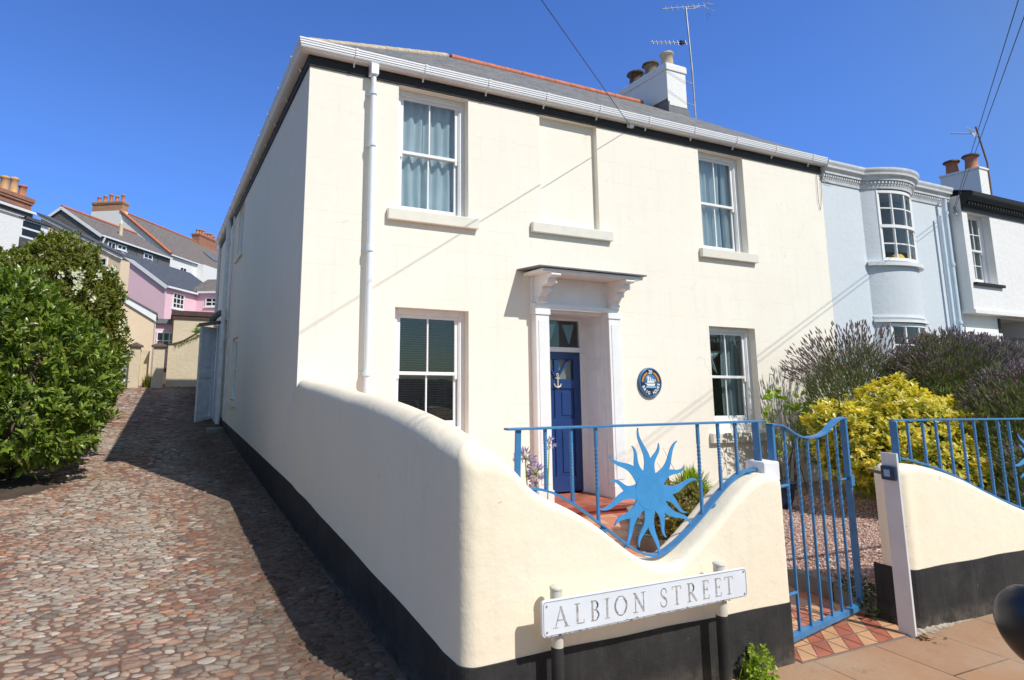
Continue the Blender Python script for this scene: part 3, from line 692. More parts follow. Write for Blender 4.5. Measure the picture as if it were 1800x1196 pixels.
def ptop(x, y):
    return plinth_top(y) if x < .01 and y > -3.9 else interp([(0, -1.425), (.3, -1.41), (2.4, -1.395)], x)
mb = MB(BLACKP); plinth_strip(mb, outer, ptop); mb.build('plinth', gw, normals=False)
mb = MB(WPAINT); mb.box(2.27, 2.42, -4.09, -3.95, -.66, -.535); mb.build('rail_block', gw, bevel=.01)

gw2 = thing('garden_wall', (6.5, -4.0, -1.76), 'cream rendered garden wall with a rounded end, past the gate and white board', 'garden wall')
w2_top = [(3.62, -.70), (3.66, -.645), (3.72, -.615), (3.9, -.615), (4.08, -.65), (4.29, -.70), (4.5, -.76), (4.74, -.85), (5.13, -.985), (5.46, -1.085), (5.75, -1.14), (6.0, -1.14), (6.3, -1.06), (6.7, -.86), (7.0, -.72), (7.2, -.66), (7.6, -.64), (9.6, -.64)]
rings = []; outer = []
for k in range(5):
    a = R(90 * (1 - k / 4)); rr = .10; x = 3.63 + rr * (1 - math.sin(a)); e = rr * (1 - math.cos(R(90) - R(90) * k / 4)) if k else rr
    e = rr * (1 - math.sin(R(90) * k / 4))
    rings.append(round_section((x, YF + e, 0), (x, -3.92 + 0 - e, 0), interp(w2_top, x), .06, -1.95)); outer.append((x, YF + e))
for k in range(80):
    x = 3.735 + (9.72 - 3.735) * k / 79
    rings.append(round_section((x, YF + wob(x, 2), 0), (x, -3.92, 0), smooth_interp(w2_top, x), .055, -1.95)); outer.append((x, YF + wob(x, 2)))
mb = MB(CREAM2); mb.smooth = True; mb.loft(rings, caps=False, closed=False, smooth=True); mb.add(rings[0], [tuple(range(len(rings[0])))], False); mb.add(rings[-1], [tuple(range(len(rings[-1])))], False)
mb.build('render_body', gw2)
outer = [(3.63, -3.9)] + outer
cf = MB(plain('pale_cement', (.40, .34, .27), .9, .3, 30, bmp=.5)); rc = random.Random(4); fil = []
for k in range(36):
    x = 3.56 + k * .022; f_ = max(0, 1 - (x - 3.56) / .80); hh_ = .002 + (.006 + .022 * rc.random()) * f_; dd_ = .004 + (.02 + .06 * rc.random()) * f_
    fil.append([V((x, YF - .002, -1.78)), V((x, YF - .002, -1.75 + hh_)), V((x, YF - dd_, -1.748)), V((x, YF - dd_, -1.78))])
cf.loft(fil); cf.build('cement_fillet', gw2)
mb = MB(BLACKP); plinth_strip(mb, outer, lambda x, y: interp([(3.6, -1.345), (9.7, -1.33)], x)); mb.build('plinth', gw2, normals=False)

# =============================================================== railings
YR = -4.02
def baluster(root, x, z0, z1, twist=True, name='baluster', w=.016):
    mb = MB(RAILB)
    h = z1 - z0
    if twist and h > .2:
        mb.bar((x, YR, z0), (x, YR, z0 + h * .35), w, w, (0, 1, 0)); mb.bar((x, YR, z0 + h * .35), (x, YR, z0 + h * .78), w, w, (0, 1, 0), 2.5, 40); mb.bar((x, YR, z0 + h * .78), (x, YR, z1), w, w, (0, 1, 0))
    else: mb.bar((x, YR, z0), (x, YR, z1), w, w, (0, 1, 0))
    return mb.build(name, root)
def sun_mesh(c, r, rays, tilt=0):
    mb = MB(SUNB); c = V(c); th = .006
    mb.cyl(c + V((0, -th, 0)), c + V((0, th, 0)), r, n=36, smooth=False)
    for k, (dx, dz) in enumerate(rays):
        tip = V((dx, 0, dz)); L = tip.length; d = tip / L; s = V((-d.z, 0, d.x)); n = 14; A, B = [], []
        amp = .036 * (1 if k % 2 else -1) * min(1, L / .33)
        for i in range(n + 1):
            t = i / n; q = c + d * (r * .82 + (L - r * .82) * t) + s * (amp * math.sin(t * math.pi * 1.75) * (.35 + .65 * t) * (1 - .25 * t)); hw = .0315 * (1 - t) ** .9 + .0022
            A.append(q + s * hw); B.append(q - s * hw)
        f = .0052 - .00022 * k
        mb.loft([[A[i] + V((0, -f, 0)), B[i] + V((0, -f, 0)), B[i] + V((0, f, 0)), A[i] + V((0, f, 0))] for i in range(n + 1)])
    return mb
rail_low = [(.49, -.61), (.63, -.64), (.75, -.70), (.86, -.77), (1.09, -.93), (1.23, -1.02), (1.32, -1.05), (1.40, -1.05), (1.53, -.995), (1.64, -.93), (1.78, -.835), (1.94, -.71), (2.05, -.64), (2.15, -.595), (2.34, -.585)]
ra = thing('railing', (1.35, YR, -.6), 'blue metal railing with large wavy sun cut-out over the wall dip by the gate', 'railing')
mb = MB(RAILB); mb.bar((.33, YR, -.288), (2.375, YR, -.275), .045, .012); mb.build('top_rail', ra, bevel=.002)
mb = MB(RAILB); P = [(x, YR, smooth_interp(rail_low, x)) for x in [.47 + (2.345 - .47) * i / 50 for i in range(51)]]
mb.sweep(P, [(-.022, -.006), (.022, -.006), (.022, .006), (-.022, .006)])
for x in (.50, .98, 1.86, 2.2): z = smooth_interp(rail_low, x); mb.cyl((x, YR, z - .05), (x, YR, z - .005), .014, n=8); mb.cyl((x, YR, z - .03), (x, YR, z - .012), .024, n=8)
mb.build('curved_bottom_rail', ra)
mb = MB(RAILB); mb.bar((.40, YR, -.56), (.41, YR, -.292), .035, .012, (0, 1, 0)); mb.build('end_post', ra)
mb = MB(RAILB); mb.bar((2.31, YR, -.60), (2.305, YR, -.282), .012, .05, (0, 1, 0)); mb.build('end_post', ra)
for x in (.59, .77, .95, 1.77, 1.95, 2.11): baluster(ra, x, smooth_interp(rail_low, x), -.285)
ctr = V((1.345, YR, -.675))
tips = [(610, 122), (475, 222), (560, 203), (470, 347), (420, 430), (487, 522), (507, 595), (592, 610), (655, 655), (708, 575), (805, 548), (797, 475), (848, 368), (790, 283), (775, 193), (678, 188)]
rays = [((a - 640) * (.00175 if a < 640 else .0019), (385 - b) * .00144) for a, b in sorted(tips, key=lambda q: math.atan2(385 - q[1], q[0] - 640))]
sun_mesh(ctr, .112, rays).build('sun_ornament', ra)

rb = thing('railing', (6.0, YR, -.6), 'blue metal railing of twisted bars on the wall past the gate', 'railing')
mb = MB(RAILB); mb.bar((3.80, YR, -.290), (8.0, YR, -.325), .045, .012); mb.build('top_rail', rb, bevel=.002)
rail_low2 = [(x, z + .035) for x, z in w2_top[3:]]
mb = MB(RAILB); P = [(x, YR, smooth_interp(rail_low2, x)) for x in [3.86 + (7.95 - 3.86) * i / 70 for i in range(71)]]
mb.sweep(P, [(-.022, -.006), (.022, -.006), (.022, .006), (-.022, .006)])
for x in (4.2, 5.3, 6.4, 7.5): z = smooth_interp(rail_low2, x); mb.cyl((x, YR, z - .04), (x, YR, z - .005), .014, n=8)
mb.build('curved_bottom_rail', rb)
for x in (3.83, 7.97): mb = MB(RAILB); mb.bar((x, YR, -.60), (x, YR, -.30), .012, .05, (0, 1, 0)); mb.build('end_post', rb)
for x in (4.01, 4.21, 4.39, 4.57, 4.76, 4.94, 5.12, 5.31, 5.48, 6.28, 6.46, 6.64, 6.83, 7.01, 7.2, 7.39, 7.58, 7.77): baluster(rb, x, smooth_interp(rail_low2, x), -.31)
sun_mesh((5.875, YR, -.70), .102, [(-a, b) for a, b in rays]).build('sun_ornament', rb)

# gate, pushed a little open
gt = thing('garden_gate', (2.45, -4.02, -1.7), 'blue metal garden gate with dipped top rail and twisted bars, slightly open', 'gate')
gp, gq = V((2.44, -4.02, 0)), V((3.60, -3.80, 0)); gd = (gq - gp).normalized(); GL = (gq - gp).length; gn = V((-gd.y, gd.x, 0))
GT = lambda p: gp + gd * p[0] + gn * p[1] + V((0, 0, p[2]))
def gpart(name, fn, mat=RAILB, **k):
    mb = MB(mat); mb.T = GT; fn(mb); return mb.build(name, gt, **k)
gpart('stile', lambda m: m.box(-.0, .03, -.02, .02, -1.70, -.30)); gpart('stile', lambda m: m.box(GL - .03, GL, -.02, .02, -1.70, -.285))
gtop = [(0, -.30), (.12, -.30), (.2, -.325), (.35, -.385), (.5, -.41), (.68, -.41), (.82, -.385), (.95, -.325), (1.05, -.288), (1.2, -.282)]
gpart('top_rail', lambda m: m.sweep([(s, 0, smooth_interp(gtop, s)) for s in [.0 + GL * i / 30 for i in range(31)]], [(-.025, -.006), (.025, -.006), (.025, .006), (-.025, .006)]))
gpart('bottom_rail', lambda m: m.box(.03, GL - .03, -.022, .022, -1.70, -1.665))
for s in (.20, .365, .53, .69, .85, 1.005):
    zt = smooth_interp(gtop, s); w = .015
    gpart('gate_bar', lambda m: (m.bar((s, 0, -1.666), (s, 0, -.95), w, w, (0, 1, 0)), m.bar((s, 0, -.95), (s, 0, zt - .08), w, w, (0, 1, 0), 3, 44), m.bar((s, 0, zt - .08), (s, 0, zt), w, w, (0, 1, 0))))
gpart('hinge', lambda m: (m.cyl((-.02, 0, -1.42), (.20, 0, -1.42), .011, n=8), m.cyl((-.02, 0, -1.46), (-.02, 0, -1.38), .016, n=8)))
gpart('hinge', lambda m: (m.cyl((-.02, 0, -.72), (.20, 0, -.72), .011, n=8), m.cyl((-.02, 0, -.76), (-.02, 0, -.68), .016, n=8)))
gpart('latch', lambda m: (m.box(GL - .06, GL + .0, -.035, -.02, -.80, -.72), m.cyl((GL - .17, 0, -.75), (GL - .02, 0, -.75), .008, n=8)))

gpst = thing('gate_post', (3.5, -4.16, -1.76), 'tall white wooden board standing in front of the wall end at the gate', 'gate post')
mb = MB(plain('white_post_paint', (.74, .73, .74), .5, .06, bmp=.1, streak=.25)); mb.loft([[(3.49 + k * .02, -4.205 + k * .01, z), (3.513 + k * .02, -4.205 + k * .01, z), (3.513 + k * .02, -4.10 + k * .01, z), (3.49 + k * .02, -4.10 + k * .01, z)] for z, k in ((-1.80, 0), (-1.2, .1), (-.51, -.2))]); mb.build('post_board', gpst, bevel=.004)
mb = MB(plain('navy_latch', (.015, .03, .07), .35, .1)); mb.box(3.453, 3.488, -4.20, -4.11, -.70, -.60); kp = mb.build('keeper_box', gpst, bevel=.008)
mb = MB(plain('light_blue_latch', (.25, .48, .75), .4, .1)); mb.box(3.447, 3.4535, -4.175, -4.135, -.675, -.625); mb.build('blue_plate', kp, bevel=.003)
mb = MB(RUST); mb.bar((3.46, -4.11, -.655), (3.45, -4.03, -.645), .012, .02); mb.build('latch_tongue', kp)

# =============================================================== street name plate
sg = thing('street_sign', (1.07, -4.25, -1.76), 'white street name plate reading ALBION STREET on two short posts before the wall', 'street sign')
SP, SQ = V((.355, -4.285, 0)), V((1.79, -4.285, 0))
zc = lambda x: interp([(.36, -1.185), (1.79, -1.165)], x); zh = lambda x: interp([(.36, .086), (1.79, .079)], x)
mb = MB(plain('white_enamel', (.80, .84, .90), .3, .05, streak=.15))
poly = []
x0, x1 = .358, 1.788; rr = .018
for (cx_, sx, sz, a0) in ((x1 - rr, 1, 1, 0), (x0 + rr, -1, 1, 90), (x0 + rr, -1, -1, 180), (x1 - rr, 1, -1, 270)):
    for k in range(5):
        a = R(a0 + 22.5 * k); poly.append((cx_ + rr * math.cos(a), -4.292, zc(cx_) + sz * (zh(cx_) - rr) + rr * math.sin(a)))
mb.prism(poly, (0, .014, 0)); mb.build('name_plate', sg, bevel=.003)
# raised border and chipped edge
mb = MB(plain('chipped_border', (.30, .30, .31), .6, .3, 30)); P = [(p[0] - (p[0] - 1.073) * .012, -4.2925, p[2] - (p[2] - zc(p[0])) * .09) for p in poly]; P.append(P[0])
for a, b in zip(P, P[1:]):
    if (V(a) - V(b)).length > 1e-4: mb.bar(a, b, .0022, .0022, (0, 1, 0))
for k in range(46):
    x = .38 + rnd.random() * 1.38; z = zc(x) - zh(x) + .001 + abs(rnd.gauss(0, .003)); s = .003 + rnd.random() * .006
    mb.prism([(x - s * 1.8, -4.2922, z - .001), (x + s * 1.6, -4.2922, z - .001), (x + s * .4, -4.2922, z + s * .8), (x - s, -4.2922, z + s * .5)], (0, -.0006, 0))
for x in (.385, 1.762):
    for s in (-1, 1): mb.cyl((x, -4.2915, zc(x) + s * .060), (x, -4.296, zc(x) + s * .060), .005, n=8)
mb.build('border_line', sg)
# serif capitals from strokes: (thick, thin) hand-cut look
def arcp(cx, cz, rx, rz, a0, a1, n=16): return [(cx + rx * math.cos(R(a0 + (a1 - a0) * i / n)), cz + rz * math.sin(R(a0 + (a1 - a0) * i / n))) for i in range(n + 1)]
TK, TN = .115, .052
def S(pts, *w): return (pts, w if len(w) > 1 else (w[0], w[0]))
def serif(x, z, w=.30): return S([(x - w / 2, z), (x + w / 2, z)], .04)
LET = {
 'A': (.82, [S([(.06, .02), (.40, 1)], TN), S([(.38, 1), (.76, .02)], TK), S([(.18, .36), (.62, .36)], TN), serif(.07, .02), serif(.76, .02)]),
 'L': (.56, [S([(.14, .02), (.14, .98)], TK), S([(.14, .03), (.54, .03)], TN), S([(.54, .03), (.56, .2)], .04), serif(.14, .98)]),
 'B': (.58, [S([(.14, .02), (.14, .98)], TK), S([(.05, .98), (.28, .98)] + arcp(.28, .76, .22, .22, 90, -90) + [(.14, .54)], TN, TN + .03), S([(.14, .54), (.28, .54)] + arcp(.28, .28, .27, .26, 90, -90) + [(.05, .02)], TN, TN + .03), S(arcp(.30, .76, .19, .17, 60, -60), TK * .8), S(arcp(.31, .28, .23, .2, 60, -60), TK * .8)]),
 'I': (.26, [S([(.13, .02), (.13, .98)], TK), serif(.13, .98), serif(.13, .02)]),
 'O': (.92, [S(arcp(.46, .5, .40, .48, 0, 360, 32), TN), S(arcp(.44, .5, .37, .42, 120, 240), TK * .9), S(arcp(.48, .5, .37, .42, -60, 60), TK * .9)]),
 'N': (.82, [S([(.13, .02), (.13, .98)], TN), S([(.10, .98), (.70, .02)], TK), S([(.70, .02), (.70, .98)], TN), serif(.13, .02), serif(.70, .98), serif(.06, .98, .14)]),
 'S': (.54, [S(arcp(.28, .75, .20, .22, 30, 260), TN), S([(.14, .62), (.22, .54), (.36, .45), (.44, .36)], TK), S(arcp(.25, .26, .22, .24, 60, -150), TN), S([(.46, .86), (.47, .72)], .04), S([(.04, .14), (.03, .3)], .04)]),
 'T': (.70, [S([(.35, .02), (.35, .98)], TK), S([(.04, .97), (.66, .97)], TN), S([(.04, .97), (.03, .82)], .04), S([(.66, .97), (.67, .82)], .04), serif(.35, .02)]),
 'R': (.68, [S([(.14, .02), (.14, .98)], TK), S([(.05, .98), (.28, .98)] + arcp(.28, .74, .24, .24, 90, -90) + [(.14, .50)], TN), S(arcp(.30, .74, .20, .18, 60, -60), TK * .8), S([(.30, .50), (.68, .02)], TK), serif(.14, .98, .24), serif(.14, .02)]),
 'E': (.54, [S([(.14, .02), (.14, .98)], TK), S([(.06, .98), (.48, .98)], TN), S([(.14, .52), (.40, .52)], TN), S([(.06, .03), (.50, .03)], TN), S([(.49, .98), (.50, .84)], .04), S([(.51, .03), (.53, .2)], .04), S([(.40, .44), (.40, .60)], .035)]),
}
LM = MB(plain('worn_letter_grey', (.44, .42, .41), .7, .45, 60)); LH = .098
def letter(ch, xc):
    wd, strokes = LET[ch]
    for k, (pts, (w0, w1)) in enumerate(strokes):
        for i in range(len(pts) - 1):
            a = V((xc + (pts[i][0] - wd / 2) * LH, -4.2925 - .0002 * (k % 4), zc(xc) - LH * .5 + pts[i][1] * LH)); b = V((xc + (pts[i + 1][0] - wd / 2) * LH, -4.2925 - .0002 * (k % 4), zc(xc) - LH * .5 + pts[i + 1][1] * LH))
            d = b - a
            if d.length < 1e-5: continue
            d.normalize(); LM.bar(a - d * .0008, b + d * .0008, w0 * LH, .0014, (0, 1, 0))
for ch_, xx in zip('ALBIONSTREET', (.471, .585, .681, .761, .851, .977, 1.148, 1.241, 1.353, 1.458, 1.552, 1.641)): letter(ch_, xx)
LM.build('lettering', sg)
for x in (.485, 1.635):
    mb = MB(GALV); r = .031; mb.cyl((x, -4.235, -1.345), (x, -4.235, -1.075), r, n=20); mb.lathe((x, -4.235, -1.075), [(r, 0), (r * 1.06, .002), (r * 1.06, .012), (r * .8, .017), (.001, .018)], 20)
    mb.mat(BLACKP); mb.cyl((x, -4.235, -1.80), (x, -4.235, -1.345), r * 1.01, n=20)
    pp = mb.build('sign_post', sg)
    mb = MB(RUST); mb.box(x - .045, x + .045, -4.277, -4.262, zc(x) - .02, zc(x) + .02); mb.build('fixing_bracket', pp)
mb = MB(plain('orange_rust', (.42, .13, .05), .9, .4, 40))
mb.bar((1.765, YF - .002, -1.27), (1.80, YF - .03, -1.285), .012, .01); mb.bar((1.79, YF - .02, -1.255), (1.785, YF - .022, -1.31), .012, .01)
tag(mb.build('rusty_bolt'), 'rusty orange bolt stub sticking out of the wall below the sign end', 'bolt', kind='thing')

# car parked beside the camera; only the tip of its door mirror reaches the picture
car = thing('parked_car', (1.5, -6.9, -1.76), 'dark parked car of which the rounded black door mirror shows at the frame edge', 'car')
def car_sec(x, w, z0, z1, r=.12):
    yc = -6.98; P = []
    for sy, sz, a0 in ((1, 1, 0), (-1, 1, 90), (-1, -1, 180), (1, -1, 270)):
        for k in range(5):
            a = R(a0 + 22.5 * k); P.append(V((x, yc + sy * (w - r) + r * math.cos(a), (z1 - r if sz > 0 else z0 + r) + r * math.sin(a))))
    return P
mb = MB(CARP); mb.loft([car_sec(x, w, z0, z1, r) for x, w, z0, z1, r in ((-.02, .60, -1.40, -1.15, .1), (.05, .72, -1.5, -1.02, .14), (.35, .80, -1.55, -.94, .15), (1.1, .84, -1.56, -.84, .12), (2.4, .86, -1.56, -.80, .1), (3.5, .84, -1.55, -.80, .12), (3.95, .76, -1.5, -.86, .15), (4.05, .62, -1.4, -1.0, .12))], smooth=True)
BODY = mb.build('body', car, bevel=0)
mb = MB(CARP); mb.loft([car_sec(x, w, -.90, z1, .1) for x, w, z1 in ((1.35, .68, -.72), (1.9, .63, -.36), (2.6, .62, -.29), (3.3, .63, -.36), (3.85, .66, -.70))], smooth=True); mb.build('cabin_roof', car)
mb = MB(CARG)
for s in (1, -1):
    yy = -6.98 + s * .70
    for q in ([(1.35, -.80), (2.0, -.42), (2.5, -.40), (2.5, -.80)], [(2.58, -.80), (2.58, -.40), (3.2, -.43), (3.6, -.80)]):
        mb.prism([(a, yy - s * (.0 if b < -.7 else .055), b) for a, b in q], (0, -s * .02, 0))
mb.build('side_window', car)
for x in (.85, 3.25):
    for s in (1, -1):
        mb = MB(RUBBER); mb.lathe((x, -6.98 + s * .68, -1.46), [(.19, 0), (.29, 0), (.305, .02), (.305, .15), (.29, .17), (.19, .17)], 28, (0, s, 0)); W = mb.build('wheel', car)
        mb = MB(ALU); mb.lathe((x, -6.98 + s * .68, -1.46), [(.19, .02), (.19, .15), (.17, .165), (.06, .14), (.001, .15)], 20, (0, s, 0)); mb.build('rim', W)
for s in (1, -1):
    mb = MB(plain('clear_lamp', (.6, .6, .6), .1, .05)); mb.lathe((.02, -6.98 + s * .58, -1.12), [(.001, -.05), (.10, -.03), (.11, 0), (.09, .03), (.001, .05)], 16, (-1, 0, .3)); mb.build('headlight', car)
def mirror(s):
    mb = MB(RUBBER); mb.smooth = True; cy = -6.98 + s * 1.14; cx_ = 1.205; rings = []
    for i in range(17):
        t = -1 + 2 * i / 16; k = math.sqrt(max(0, 1 - abs(t) ** 2.4)) * (1 if t > 0 else 1 + .12 * t); zz = -.775 + t * .135
        rings.append([V((cx_ + .085 * k * math.cos(a) * (1 if math.cos(a) < 0 else .45), cy + .135 * k * math.sin(a), zz)) for a in [2 * math.pi * j / 24 for j in range(24)]])
    mb.loft(rings, smooth=True); m = mb.build('door_mirror', car)
    mb = MB(RUBBER); mb.bar((1.27, -6.98 + s * .83, -.83), (1.25, cy - s * .05, -.80), .07, .05); mb.build('mirror_arm', m)
mirror(1); mirror(-1)
# =============================================================== ground
LANE = [(-9, -1.86), (-7, -1.82), (-4.14, -1.775), (0, -1.67), (4.6, -1.50), (8.5, -1.28), (12, -.93), (16, -.51), (20, -.15), (40, 2.2), (60, 4.2), (90, 5)]
def lz(y): return smooth_interp(LANE, y)
mb = MB(EARTH)
xs = [-400, -150, -60, -30, -15, -8, -4, 0, 4, 10, 20, 40, 90, 200, 400]; ys = [-400, -150, -60, -25, -12, -7, -4.2, 0, 4, 8, 12, 16, 20, 26, 34, 44, 60, 90, 160, 300, 500]
vs = [(x, y, (lz(y) if y < 90 else 5) - .12 - (.1 if x > 0 and y < 18 else 0)) for y in ys for x in xs]; n = len(xs)
mb.add(vs, [(j * n + i, j * n + i + 1, (j + 1) * n + i + 1, (j + 1) * n + i) for j in range(len(ys) - 1) for i in range(n - 1)])
struct('ground', mb, normals=False)
# street and pavement
mb = MB(ASPH); mb.add([(-60, -16, -1.86), (60, -16, -1.86), (60, -5.75, -1.86), (-60, -5.75, -1.86)], [(0, 1, 2, 3)]); struct('road', mb, normals=False)
m, t, b = nt('worn_paving_slabs')
br = N(t, 'ShaderNodeTexBrick', Scale=1.0); vv = coord(t, rot=(0, 0, R(90))); t.links.new(vv, br.inputs['Vector'])
br.inputs['Brick Width'].default_value = .92; br.inputs['Row Height'].default_value = .62; br.inputs['Mortar Size'].default_value = .006; br.inputs['Mortar Smooth'].default_value = .2
br.inputs['Color1'].default_value = c4((.43, .235, .125)); br.inputs['Color2'].default_value = c4((.36, .20, .115)); br.inputs['Mortar'].default_value = c4((.10, .07, .05))
f = noiz(t, coord(t), 1.6, 7, .72); c = mixc(t, ramp(t, [(.42, 0), (.70, .75)], f).outputs[0], br.outputs['Color'], (.42, .31, .21))
c = mixc(t, ramp(t, [(.6, 0), (.72, .5)], noiz(t, coord(t), 7, 6, .75)).outputs[0], c, (.16, .11, .075))
t.links.new(c, b.inputs['Base Color']); b.inputs['Roughness'].default_value = .85
iv = t.nodes.new('ShaderNodeMath'); iv.operation = 'SUBTRACT'; iv.inputs[0].default_value = 1; t.links.new(br.outputs['Fac'], iv.inputs[1])
nb = bump(t, None, iv.outputs[0], .5, .006); nb = bump(t, None, noiz(t, coord(t), 30, 6, .7), .45, .01, nb); t.links.new(nb, b.inputs['Normal'])
PAVE = m
mb = MB(PAVE); mb.box(-.2, 40, -5.75, -4.10, -2.0, -1.752)
mb.mat(STONE); mb.box(-.2, 40, -5.87, -5.753, -2.0, -1.75); struct('pavement', mb)
# cobbled lane: earth bed plus individual pebbles set in it
m, t, b = nt('red_earth_bed'); v = coord(t)
c = ramp(t, [(.3, (.12, .066, .044)), (.55, (.22, .120, .08)), (.8, (.33, .20, .135))], noiz(t, v, 9, 8, .8)).outputs[0]
t.links.new(c, b.inputs['Base Color']); b.inputs['Roughness'].default_value = .95; bump(t, b, noiz(t, v, 55, 6, .7), .8, .012); BED = m
mb = MB(BED); xs = [-9, -5, -3, -1.5, 0, .3]; ys = [-9 + .5 * i for i in range(53)]; n = len(xs)
mb.add([(x, y, lz(y)) for y in ys for x in xs], [(j * n + i, j * n + i + 1, (j + 1) * n + i + 1, (j + 1) * n + i) for j in range(len(ys) - 1) for i in range(n - 1)], True)
m, t, b = nt('beach_cobbles'); g = t.nodes.new('ShaderNodeNewGeometry')
rp = ramp(t, [(0, (.33, .17, .12)), (.14, (.26, .12, .085)), (.26, (.35, .31, .26)), (.38, (.40, .25, .16)), (.50, (.22, .18, .15)), (.60, (.46, .36, .28)), (.70, (.30, .155, .11)), (.79, (.38, .35, .30)), (.86, (.13, .10, .09)), (.93, (.62, .54, .44)), (.975, (.50, .22, .11))], g.outputs['Random Per Island'], 'CONSTANT')
big = noiz(t, coord(t, scale=(1.4, .45, 1)), .8, 4, .65)
rp2 = ramp(t, [(0, (.36, .33, .28)), (.3, (.44, .40, .34)), (.5, (.28, .25, .21)), (.62, (.40, .22, .15)), (.72, (.48, .42, .33)), (.85, (.16, .145, .13)), (.94, (.56, .52, .45))], g.outputs['Random Per Island'], 'CONSTANT')
c = mixc(t, ramp(t, [(.44, 0), (.58, .9)], big).outputs[0], rp.outputs[0], rp2.outputs[0])
c = mixc(t, ramp(t, [(.38, .0), (.72, .50)], noiz(t, coord(t), 3.1, 7, .75)).outputs[0], c, (.34, .20, .125))
c = mixc(t, ramp(t, [(.60, 0), (.74, .6)], noiz(t, coord(t), 1.1, 6, .7)).outputs[0], c, (.24, .17, .05))
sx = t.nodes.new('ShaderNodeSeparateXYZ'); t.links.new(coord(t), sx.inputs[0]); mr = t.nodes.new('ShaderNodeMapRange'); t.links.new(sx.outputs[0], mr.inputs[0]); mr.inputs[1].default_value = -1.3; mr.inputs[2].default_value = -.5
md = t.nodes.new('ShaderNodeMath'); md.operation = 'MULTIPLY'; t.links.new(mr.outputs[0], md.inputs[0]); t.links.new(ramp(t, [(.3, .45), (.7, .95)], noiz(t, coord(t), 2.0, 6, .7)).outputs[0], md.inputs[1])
c = mixc(t, md.outputs[0], c, (.085, .055, .035))  # mossy dirt along the wall, also painted darker to deepen the lane shade
fn = noiz(t, coord(t), 60, 5, .7); c = mixc(t, ramp(t, [(.4, 0), (.75, .55)], fn).outputs[0], c, mixc(t, 1.0, c, (.5, .45, .4), 'MULTIPLY'))
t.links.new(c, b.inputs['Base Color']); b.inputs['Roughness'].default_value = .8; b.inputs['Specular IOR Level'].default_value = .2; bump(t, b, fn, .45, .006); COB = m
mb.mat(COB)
def cobbles(mb, xa, xb, ya, yb, sx, sy, seed):
    """tightly set irregular cobbles: cells of a jittered, warped grid, each shrunk and domed"""
    rr = random.Random(seed); nx, ny = int((xb - xa) / sx) + 2, int((yb - ya) / sy) + 2; P = {}
    for j in range(-1, ny + 1):
        for i in range(-1, nx + 1):
            if rr.random() < .17: continue
            P[(i, j)] = (i + .5 * (j % 2) + rr.uniform(-.42, .42), j + rr.uniform(-.40, .40))
    vs = []; fs = []
    for (i, j), (px, py) in P.items():
        if not (0 <= i < nx and 0 <= j < ny): continue
        poly = [(px - 1.1, py - 1.1), (px + 1.1, py - 1.1), (px + 1.1, py + 1.1), (px - 1.1, py + 1.1)]
        for dj in (-2, -1, 0, 1, 2):
            for di in (-2, -1, 0, 1, 2):
                q = P.get((i + di, j + dj))
                if q is None or (di == 0 and dj == 0): continue
                mx, my, nx_, ny_ = (px + q[0]) / 2, (py + q[1]) / 2, q[0] - px, q[1] - py; out = []
                for k in range(len(poly)):
                    A, B = poly[k], poly[(k + 1) % len(poly)]; da = (A[0] - mx) * nx_ + (A[1] - my) * ny_; db = (B[0] - mx) * nx_ + (B[1] - my) * ny_
                    if da <= 0: out.append(A)
                    if (da < 0 < db) or (db < 0 < da): t_ = da / (da - db); out.append((A[0] + (B[0] - A[0]) * t_, A[1] + (B[1] - A[1]) * t_))
                poly = out
                if len(poly) < 3: break
            if len(poly) < 3: break
        if len(poly) < 3: continue
        # cut the corners once so the outline is rounded
        m = len(poly); rp = []
        for k in range(m):
            A, B = poly[k], poly[(k + 1) % m]
            rp += [(A[0] * .74 + B[0] * .26, A[1] * .74 + B[1] * .26), (A[0] * .26 + B[0] * .74, A[1] * .26 + B[1] * .74)]
        cx = sum(p[0] for p in rp) / len(rp); cy = sum(p[1] for p in rp) / len(rp); X, Y = xa + cx * sx, ya + cy * sy
        if X > xb: continue
        wx = .10 * noise.noise(V((X * .8, Y * .8, 2))); wy = .10 * noise.noise(V((X * .8, Y * .8, 9)))
        sh = .93 - .16 * rr.random() ** 2.5; hh = .007 + .012 * rr.random() ** 1.5; zb = interp(LANE, Y) - .003 + rr.gauss(0, .0022); tx, ty = rr.gauss(0, .05), rr.gauss(0, .05); o = len(vs); n = len(rp)
        for s_, z_ in ((1.0, -.4), (.93, .45), (.74, .88)):
            for p in rp:
                dx, dy = (p[0] - cx) * sx * sh * s_, (p[1] - cy) * sy * sh * s_
                vs.append((X + wx + dx, Y + wy + dy, zb + hh * z_ + dx * tx + dy * ty))
        vs.append((X + wx, Y + wy, zb + hh))
        for L in range(2):
            for k in range(n): q_ = o + L * n + k; q2 = o + L * n + (k + 1) % n; fs.append((q_, q2, q2 + n, q_ + n))
        for k in range(n): fs.append((o + 2 * n + k, o + 2 * n + (k + 1) % n, o + 3 * n))
    mb.add(vs, fs, True)
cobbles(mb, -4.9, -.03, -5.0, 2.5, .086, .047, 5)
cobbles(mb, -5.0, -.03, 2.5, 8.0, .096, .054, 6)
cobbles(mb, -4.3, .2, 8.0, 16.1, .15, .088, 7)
struct('cobbled_lane', mb, normals=False)

